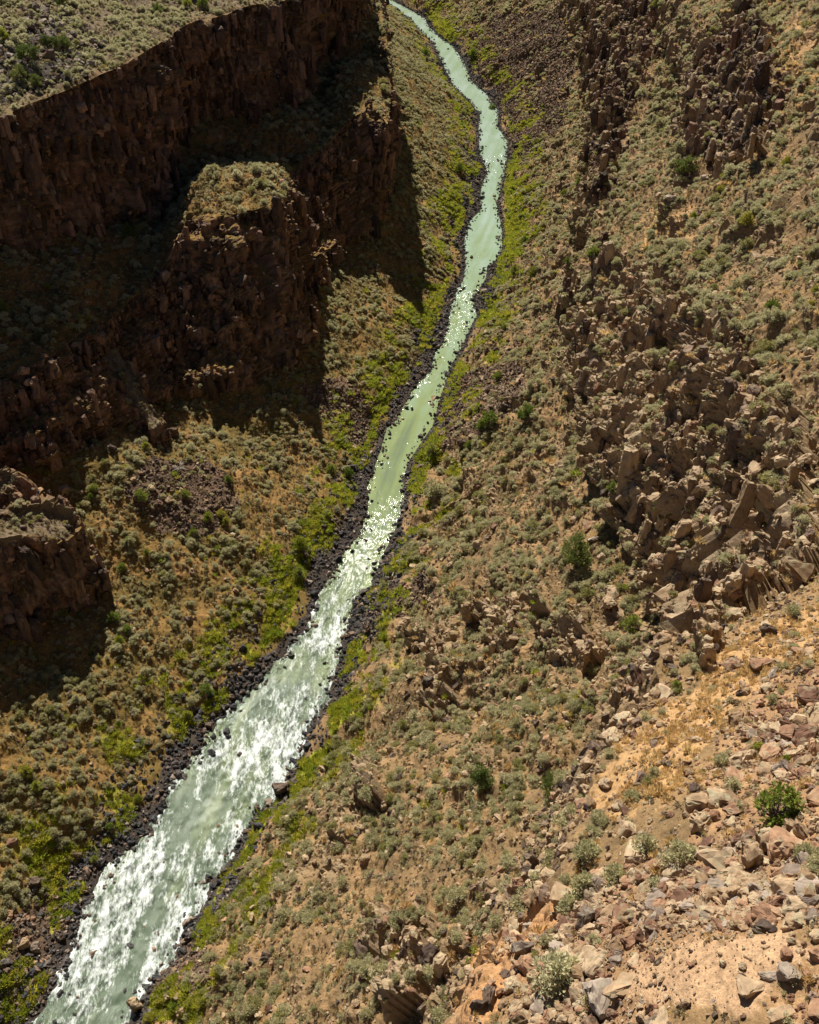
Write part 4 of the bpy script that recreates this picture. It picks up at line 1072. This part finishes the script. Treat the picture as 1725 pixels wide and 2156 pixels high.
CW = {'tan': 'tan', 'red': 'red brown', 'grey': 'grey', 'black': 'black', 'brown': 'dark brown'}
for j in o:
    v = int(allr['vid'][j]); kd = KIND[v // 4]; P = tuple(float(q) for q in allr['P'][j])
    ob = add_copy('boulder', RK[kd][v % 4], P, allr['scl'][j], allr['rot'][j], 'boulder', f"{size_word(px[j])} {CW[kd]} angular boulder {place(P)}", 'boulders')
    if RP[v] is None: RP[v] = ob
for v in range(20):
    if RP[v] is None: RP[v] = bpy.data.objects.new('boulder', RK[KIND[v // 4]][v % 4])
stuff('scree_rubble', {q: w[:nr_][m[:nr_]] for q, w in allr.items()}, RP, 'brown and tan scree and broken stone strewn over the slopes')
stuff('bank_stones', {q: w[nr_:][m[nr_:]] for q, w in allr.items()}, RP, 'black wet stones lining both river banks')
stuff('cliff_rock', pillars, [bpy.data.objects.new('cliff_rock', q) for q in COLM], 'upright broken rock slabs of the cliffs on both sides')
stuff('low_scrub', low, [bpy.data.objects.new('low_scrub', q) for q in LOWB], 'low brown and straw coloured scrub between the sagebrush')
stuff('dry_grass', dry, [bpy.data.objects.new('dry_grass', q) for q in DRYT], 'straw coloured dry grass on the sunlit side')
stuff('bank_grass', grs, [bpy.data.objects.new('bank_grass', q) for q in GRST], 'bright yellow green grass along the river banks')

# ------------------------------------------------------------------ trees and green bushes
def juniper_meshes(seed):
    r = random.Random(seed); TV, TF, V, Fc = [], [], [], []
    tips = []
    tube([(0, 0, -.1), (.02, .01, .16), (.0, .03, .34)], [.06, .045, .03], TV, TF, 7)
    for i in range(11):
        a = i * 2.4 + r.uniform(-.3, .3); h = r.uniform(.05, .3); L = r.uniform(.2, .38)
        p0 = Vector((0, 0, h)); p2 = Vector((math.cos(a) * L, math.sin(a) * L, h + r.uniform(.1, .42))); p1 = p0.lerp(p2, .5) + Vector((0, 0, -.03))
        tube([p0, p1, p2], [.026, .016, .007], TV, TF, 5); tips += [p2, p0.lerp(p2, .72) + Vector((r.gauss(0, .05), r.gauss(0, .05), .06))]
    tips += [Vector((r.gauss(0, .1), r.gauss(0, .1), r.uniform(.5, .82))) for _ in range(8)]
    for c in tips:
        cr = r.uniform(.075, .14); pts, dirs = [], []
        for _ in range(110):
            v = Vector((r.gauss(0, 1), r.gauss(0, 1), r.gauss(.2, .9))).normalized()
            pts.append(c + v * cr * r.uniform(.3, 1)); dirs.append(v + Vector((0, 0, .6)))
        leaf_cloud(pts, dirs, .05, .5, r, V, Fc, .5)
    return pymesh('crown', V, Fc, [M_JUNIPER]), pymesh('trunk', TV, TF, [M_BARK])
JUN = [juniper_meshes(700 + i) for i in range(3)]
SHM = {}
for i, (f, s) in enumerate(SHRUB):
    for nm, lm in (('green', M_GREEN), ('ygreen', M_YGREEN), ('sage', M_SAGE), ('jun', M_JUNIPER)):
        SHM[nm, i] = (pymesh('foliage', *f, [lm]), pymesh('stems', *s, [M_TWIG]))
def plant(name, parts, names, x, y, wpx, hratio, cat_, label, group):
    q = hit(x, y + wpx * .25); P = S['P'][q]; w = wpx * ST[q] / F
    e = bpy.data.objects.new(name, None); COL.objects.link(e); e.location = P - np.array([0, 0, .05 * w]); e.scale = (w, w, w * hratio); e.rotation_euler = (0, 0, random.uniform(0, 6.28)); e.empty_display_size = .3
    e['label'] = label; e['category'] = cat_
    if group: e['group'] = group
    for me, nm in zip(parts, names): link(nm, me, e)
JL = [
 (1210,1165,96,1.0,'large bright green juniper with a dark shadow in the middle of the sunlit slope'),
 (1018,1640,74,1.0,'ragged olive juniper on the lower slope, left of a second juniper'),
 (1157,1658,64,1.35,'tall narrow dark green juniper beside the outer edge of the shelf'),
 (1398,1066,58,.8,'wide green juniper at the foot of the jagged cliff'),
 (1442,356,66,.8,'broad dark green juniper on the bench below the upper outcrop'),
 (65,120,62,.9,'largest bright green juniper on the plateau among grey boulders'),
 (45,158,46,.9,'olive juniper on the plateau left of the pale one'),
 (82,172,38,.9,'pale olive juniper on the plateau near the cliff rim'),
 (132,95,50,.8,'dark juniper on the plateau right of the largest green one'),
 (100,88,36,.9,'dark small juniper between the two on the plateau'),
 (272,490,44,.9,'dark juniper in the shade at the foot of the upper cliff'),
 (65,985,48,1.0,'dark green juniper in the shade at the left edge below the cliff'),
 (20,650,34,1.2,'half lit juniper on the shaded bench at the left edge'),
 (80,705,24,.8,'dark juniper on the shaded bench beside a lit bush'),
 (135,8,34,1.1,'juniper at the top left of the plateau'),
 (910,962,38,1.1,'olive juniper just above the black rocks by the pool'),
]
for j, (x, y, w, hr, lab) in enumerate(JL):
    plant('juniper_tree', JUN[j % 3], ('crown', 'trunk'), x, y, w, hr, 'tree', lab, 'junipers')
GL = [
 (1330,1318,54,'green','bright green round bush below the juniper and left of the cliffs'),(1028,885,44,'green','green bush in the brown scree above the pool'),(1010,900,30,'green','smaller green bush beside the scree bush'),
 (1108,868,42,'green','green bush at the right end of the brown scree'),(986,940,24,'green','small round green bush below the scree'),(1088,935,34,'sage','pale grey green bush on the lower slope below the scree'),(1570,470,36,'ygreen','yellow green bush on the sage bench'),
 (1515,402,22,'ygreen','small yellow green bush on the bench right of the juniper'),(1520,372,20,'ygreen','yellowish bush just above the small one on the bench'),(1420,455,18,'ygreen','small yellow bush left of its twin on the bench'),(1462,452,18,'ygreen','small yellow bush right of its twin on the bench'),
 (1620,648,40,'green','green bush at the right on the bench above the jagged cliffs'),(1712,615,22,'ygreen','yellow bush at the right edge above the cliffs'),(1708,640,18,'ygreen','lower yellow bush at the right edge above the cliffs'),(1655,342,26,'ygreen','yellow green bush right of the upper outcrop'),
 (1248,535,34,'green','dark green bush in a rocky hollow of the far sunlit slope'),(1185,545,20,'green','green bush left of the rocky hollow'),(1200,595,26,'green','green bush below the rocky hollow'),(1240,590,22,'sage','pale blue green bush below the rocky hollow'),(1116,570,28,'green','green bush by the pool east bank'),
 (1082,565,24,'green','thin green bush at the edge of the bank grass'),(1045,795,26,'green','green bush on the pale lower slope above the scree'),(1215,382,18,'green','green bush beneath the far dark outcrops'),(1184,408,18,'green','green bush on the far slope left of the outcrops'),(1230,120,16,'green','green bush high on the far slope'),(1300,128,22,'green','green bush between the far dark outcrops'),
 (1385,10,24,'green','green bush at the top edge between outcrops'),(1637,1690,104,'green','big airy green creosote bush among the red boulders'),(1590,1578,40,'ygreen','yellow flowering bush above the purple brown boulder'),(1652,1592,22,'ygreen','small bright bush right of the yellow flowering one'),
 (632,1148,46,'ygreen','large pale yellow bush near the west bank grass'),(295,1045,34,'green','green bush in the sunlit scree below the pillar'),(480,1012,26,'green','green bush at the shadow edge on the west slope'),(200,1030,24,'green','green bush near the top of the sunlit west slope'),(195,1045,18,'green','second green bush near the top of the west slope'),
 (390,1040,26,'green','green bush between scree and sage on the west slope'),(440,1090,28,'ygreen','yellow green bush leading a trio on the west slope'),(465,1080,24,'ygreen','yellow green bush of the trio, upper one'),(478,1095,22,'ygreen','yellow green bush of the trio, right one'),(412,1118,20,'green','green bush below the trio on the west slope'),
 (630,1208,36,'green','leafy green bush above the west bank rocks'),(275,1135,22,'green','green bush below the sunlit scree'),(310,1160,18,'green','small green bush below the scree'),(260,1190,22,'green','green bush left of centre on the west slope'),(245,1300,34,'green','green bush just right of the block shadow'),(265,1325,24,'green','bush below the green one by the block shadow'),
 (255,1345,26,'ygreen','yellowish bush lowest by the block shadow'),(55,1622,32,'ygreen','yellow green bush near the left edge on the west slope'),(80,1650,30,'ygreen','lower yellow green bush near the left edge'),(435,1455,34,'green','dark leafy bush above the bank at the rapids'),(400,1500,26,'ygreen','yellow green bush above the bank at the rapids'),
 (290,1675,22,'ygreen','yellow bush among black rocks west of the rapids'),(200,1810,24,'green','green bush among black rocks by the lower rapids'),(230,1740,22,'green','green bush on the edge of the black rocks'),(700,985,26,'green','bright green bush on the west bank'),(735,995,26,'green','second bright green bush on the west bank'),
 (870,1505,36,'sage','pale sage green bush on the lower east slope'),(1108,2000,0,'sage',''),(336,2105,30,'ygreen','bright bush at the bottom beside the river block'),(400,2105,30,'ygreen','bright bush at the bottom, uppermost of its row'),(426,2108,28,'ygreen','bright bush at the bottom, right end of its row'),(312,2135,30,'ygreen','bright bush lowest of the row at the bottom'),(370,2118,24,'green','green bush amid the row at the bottom'),
 (10,72,30,'ygreen','bright yellow green bush at the left edge of the plateau'),(330,18,24,'green','green bush near the plateau top edge'),(398,10,24,'ygreen','yellow green bush at the top edge of the plateau'),(430,8,28,'green','green bush right of the yellow one at the plateau top'),(98,605,16,'ygreen','sunlit bush on the dark bench'),(585,985,0,'green',''),
 (348,828,18,'green',''),(310,940,20,'ygreen','half lit bush below the pillar'),(912,1035,48,'sage','dry grey brown round bush by the river bank'),(905,150,0,'green',''),(895,112,24,'green','dark green bush on the far west bank'),(967,355,24,'green','green bush on the west bank above the upper pool'),(992,120,22,'green','green bush on the far east bank'),
 (1100,505,22,'green','green bush on the east bank grass'),(1060,690,18,'green','small green bush east of the narrows'),(1420,1440,30,'green','green bush in the shade at the foot of the cliffs'),(1330,1420,24,'green','small green bush left of the shaded one'),(1280,640,0,'green',''),(1035,225,18,'green','green bush on the far east bank below the scree'),
 (1285,1030,30,'green','green bush under the overhanging cliff'),(1060,1070,0,'sage',''),(985,1595,26,'sage','blue green bush left of the ragged juniper'),(958,1620,28,'sage','pale green bush left of the ragged juniper'),
 (1175,2040,120,'sage','large silvery sage clump at the bottom among grey boulders'),(1235,1790,64,'sage','round sage bush at the upper left end of the rubble'),(1350,1775,64,'sage','yellowish sage bush beside the lichen yellow boulder'),(1425,1795,76,'sage','big rounded sage bush left of the cleft boulder'),(1225,1860,72,'sage','sage bush just above the big orange block'),(1375,1865,44,'sage','silver sage bush inside the rubble'),(1540,1650,50,'sage','pale sage bush above the tipped tan slab'),
]
used_lab = set()
for j, (x, y, w, kd, lab) in enumerate(GL):
    if not lab or not w: continue
    nm = 'sagebrush' if kd == 'sage' else 'green_shrub'
    plant(nm, SHM[kd, j % 4], ('foliage', 'stems'), x, y, w, .95, 'bush' if kd == 'sage' else 'shrub', lab, 'green shrubs' if kd != 'sage' else 'sagebrush dotted over the slopes')

# ------------------------------------------------------------------ bleached driftwood and dead branches
def log_mesh(seed):
    r = random.Random(seed); V, Fc = [], []
    tube([(-.5, 0, .02), (-.2, .03, .04), (.15, -.02, .03), (.5, .02, .05)], [.05, .045, .035, .012], V, Fc, 7)
    for _ in range(4):
        b = r.uniform(-.3, .35); tube([(b, 0, .04), (b + r.uniform(.05, .2), r.uniform(-.2, .2), r.uniform(.06, .2))], [.018, .006], V, Fc, 4)
    return pymesh('driftwood_log', V, Fc, [M_DEAD])
def snag_mesh(seed):
    r = random.Random(seed); V, Fc = [], []
    for i in range(16):
        a = r.uniform(0, 6.28); L = r.uniform(.25, .55)
        p1 = Vector((math.cos(a) * L * .5, math.sin(a) * L * .5, r.uniform(.08, .22))); p2 = Vector((math.cos(a) * L, math.sin(a) * L, r.uniform(.05, .45)))
        tube([(0, 0, 0), p1, p2], [.022, .014, .004], V, Fc, 4)
        for _ in range(2): tube([p1, p1 + Vector((r.gauss(0, .12), r.gauss(0, .12), r.uniform(0, .18)))], [.01, .003], V, Fc, 3)
    return pymesh('dead_bush', V, Fc, [M_DEAD])
for j, (x, y, w, rz, lab) in enumerate([(829,1205,26,1.2,'bleached driftwood log lying on the black rock spit'),(845,1178,22,.3,'short bleached branch above the driftwood log'),(779,1275,16,1.5,'thin pale stick among the black rocks at the rapids'),(1255,1138,44,.25,'grey fallen trunk above and right of the big juniper'),(1250,1118,30,.7,'shorter grey fallen trunk above the other one'),(806,1300,18,2.2,'pale stick at the lower end of the black rock spit')]):
    q = hit(x, y); P = S['P'][q]; sz = w * ST[q] / F
    ob = link('driftwood_log', log_mesh(800 + j), label=lab, category='log'); ob.location = P + np.array([0, 0, .25]); ob.scale = (sz,) * 3; ob.rotation_euler = (.1, -.15, rz)
for j, (x, y, w, lab) in enumerate([(372,985,42,'bleached dead bush lying at the shadow edge below the cliff'),(160,530,30,'pale dead bush on the shaded bench below the upper cliff'),(1440,300,0,'')]):
    if not w: continue
    q = hit(x, y); P = S['P'][q]; sz = w * ST[q] / F
    ob = link('dead_bush', snag_mesh(840 + j), label=lab, category='dead bush'); ob.location = P; ob.scale = (sz, sz, sz * .8)

# ------------------------------------------------------------------ labels that single out the look-alikes: counted from landmarks one can find
LM = [(1210,1165,'the big juniper'),(1018,1640,'the ragged juniper'),(1157,1658,'the narrow juniper'),(1398,1066,'the cliff foot juniper'),(1442,356,'the bench juniper'),(1637,1690,'the creosote bush'),
 (1185,1900,'the big orange block'),(1475,1912,'the standing stone'),(1510,1812,'the lichen covered boulder'),(1265,2112,'the round grey boulder'),(1175,2040,'the silvery sage clump'),(1655,2060,'the cracked grey boulder'),
 (1583,2090,'the long tan slab'),(1330,1318,'the round green bush'),(1028,885,'the green scree bush'),(912,1035,'the dry round bush'),(1570,470,'the yellow bench bush'),(1620,648,'the green bush above the cliffs'),
 (588,1665,'the tall brown block'),(280,2112,'the banded block'),(765,1252,'the black boulder where rapids begin'),(829,1205,'the driftwood log'),(1680,1195,'the long pale slab'),(1285,1560,'the slab over the crack'),
 (1590,1578,'the yellow flowering bush'),(1600,1405,'the dark red boulder'),(870,1505,'the pale sage green bush'),(632,1148,'the pale yellow bush'),(295,1045,'the sunlit scree bush'),(480,1012,'the shadow edge bush'),
 (245,1300,'the bush by the block shadow'),(55,1622,'the yellow bush at the left edge'),(435,1455,'the leafy bank bush'),(65,120,'the plateau juniper'),(370,2118,'the bottom row of bushes'),(1248,535,'the bush in the rocky hollow'),
 (1412,425,'the flat bench boulder'),(1625,560,'the pale bench boulder'),(1108,868,'the bush ending the scree'),(1330,1800,'the lichen yellow boulder'),(1225,1860,'the sage above the orange block'),(1650,1790,'the broad brown boulder'),
 (196,2007,'the larger brown rapids rock'),(505,1588,'the lone brown rock in the rapids'),(912,838,'the pale slab in the pool'),(1575,1815,'the upright tan boulder'),(1425,1795,'the big rounded sage'),(1655,342,'the bush right of the outcrop')]
ORD = ['first', 'second', 'third', 'fourth', 'fifth', 'sixth', 'seventh', 'eighth', 'ninth', 'tenth', 'eleventh', 'twelfth']
LMX = np.array([q[:2] for q in LM], float)
cnt = {}
for ob in COL.objects:
    if 'label' in ob and 'category' in ob: cnt[ob['label']] = cnt.get(ob['label'], 0) + 1
todo = [ob for ob in COL.objects if 'category' in ob and cnt[ob['label']] > 1]
pp = {ob.name: proj(np.array(ob.location)) for ob in todo}
slots = {}
pairs = []
for ob in todo:
    x, y, _ = (float(q) for q in pp[ob.name]); dd = np.hypot(LMX[:, 0] - x, LMX[:, 1] - y)
    for q in np.argsort(dd)[:8]: pairs.append((float(dd[q]), ob.name, int(q)))
done = set(); pairs.sort()
for dd, nm, q in pairs:
    if nm in done: continue
    ob = bpy.data.objects[nm]; x, y, _ = (float(v) for v in pp[nm]); dx, dy = x - LMX[q, 0], y - LMX[q, 1]
    dr_ = ('right of' if dx > 0 else 'left of') if abs(dx) > abs(dy) else ('below' if dy > 0 else 'above')
    key = (ob['category'], q, dr_); n_ = slots.get(key, 0)
    if n_ >= len(ORD): continue
    slots[key] = n_ + 1; done.add(nm)
    lab = ob['label']
    for w_ in (' on the ', ' in the ', ' among the ', ' at the ', ' near', ' nearer'):
        lab = lab.split(w_)[0]
    lab = f"{lab}, {ORD[n_]} big one {dr_} {LM[q][2]}"
    ob['label'] = lab if len(lab.split()) <= 16 else lab.replace(' angular', '').split(' ', 1)[1]

for ob in COL.objects:
    if 'category' in ob and len(ob['label'].split()) > 16:
        lab = ob['label'].replace(' angular', '').replace('tan lower slope', 'lower slope')
        while len(lab.split()) > 16: lab = lab.split(' ', 1)[1]
        ob['label'] = lab

# ------------------------------------------------------------------ light, sky, camera
SUN_AZ, SUN_EL = math.radians(-16), math.radians(50)                    # azimuth from +Y, clockwise positive
wd = bpy.data.worlds.new('World'); SC.world = wd; wd.use_nodes = True
nt = wd.node_tree; bg = nt.nodes['Background']; sky = nt.nodes.new('ShaderNodeTexSky'); sky.sky_type = 'NISHITA'
sky.sun_disc = False; sky.sun_elevation = SUN_EL; sky.sun_rotation = SUN_AZ; sky.altitude = 2500; sky.air_density = .65; sky.dust_density = .35
nt.links.new(sky.outputs[0], bg.inputs['Color']); bg.inputs['Strength'].default_value = .05
sl = bpy.data.lights.new('sun', 'SUN'); sl.energy = 5.0; sl.angle = math.radians(.53); sl.color = (1, .95, .86)
so = bpy.data.objects.new('sun', sl); COL.objects.link(so)
dirv = Vector((math.sin(SUN_AZ) * math.cos(SUN_EL), math.cos(SUN_AZ) * math.cos(SUN_EL), math.sin(SUN_EL)))
so.rotation_euler = dirv.to_track_quat('Z', 'Y').to_euler(); so.location = (0, 300, 500)
cam = bpy.data.cameras.new('camera'); co = bpy.data.objects.new('camera', cam); COL.objects.link(co)
cam.sensor_fit = 'VERTICAL'; cam.sensor_height = 36; cam.sensor_width = 28.8; cam.lens = 36 * F / 2156; cam.clip_end = 6000; cam.clip_start = .5
co.location = (0, 0, H); co.rotation_euler = (math.pi / 2 - PITCH, 0, 0)
SC.camera = co
SC.view_settings.view_transform = 'Standard'; SC.view_settings.look = 'None'; SC.view_settings.exposure = 0.62; SC.view_settings.gamma = 1
SC.cycles.max_bounces = 5; SC.cycles.diffuse_bounces = 3
print('COUNTS sage', len(sage['P']), 'rubble', len(rubble['P']), 'bank', len(bank_rocks['P']), 'dry', len(dry['P']), 'grass', len(grs['P']), 'verts', len(PTS))
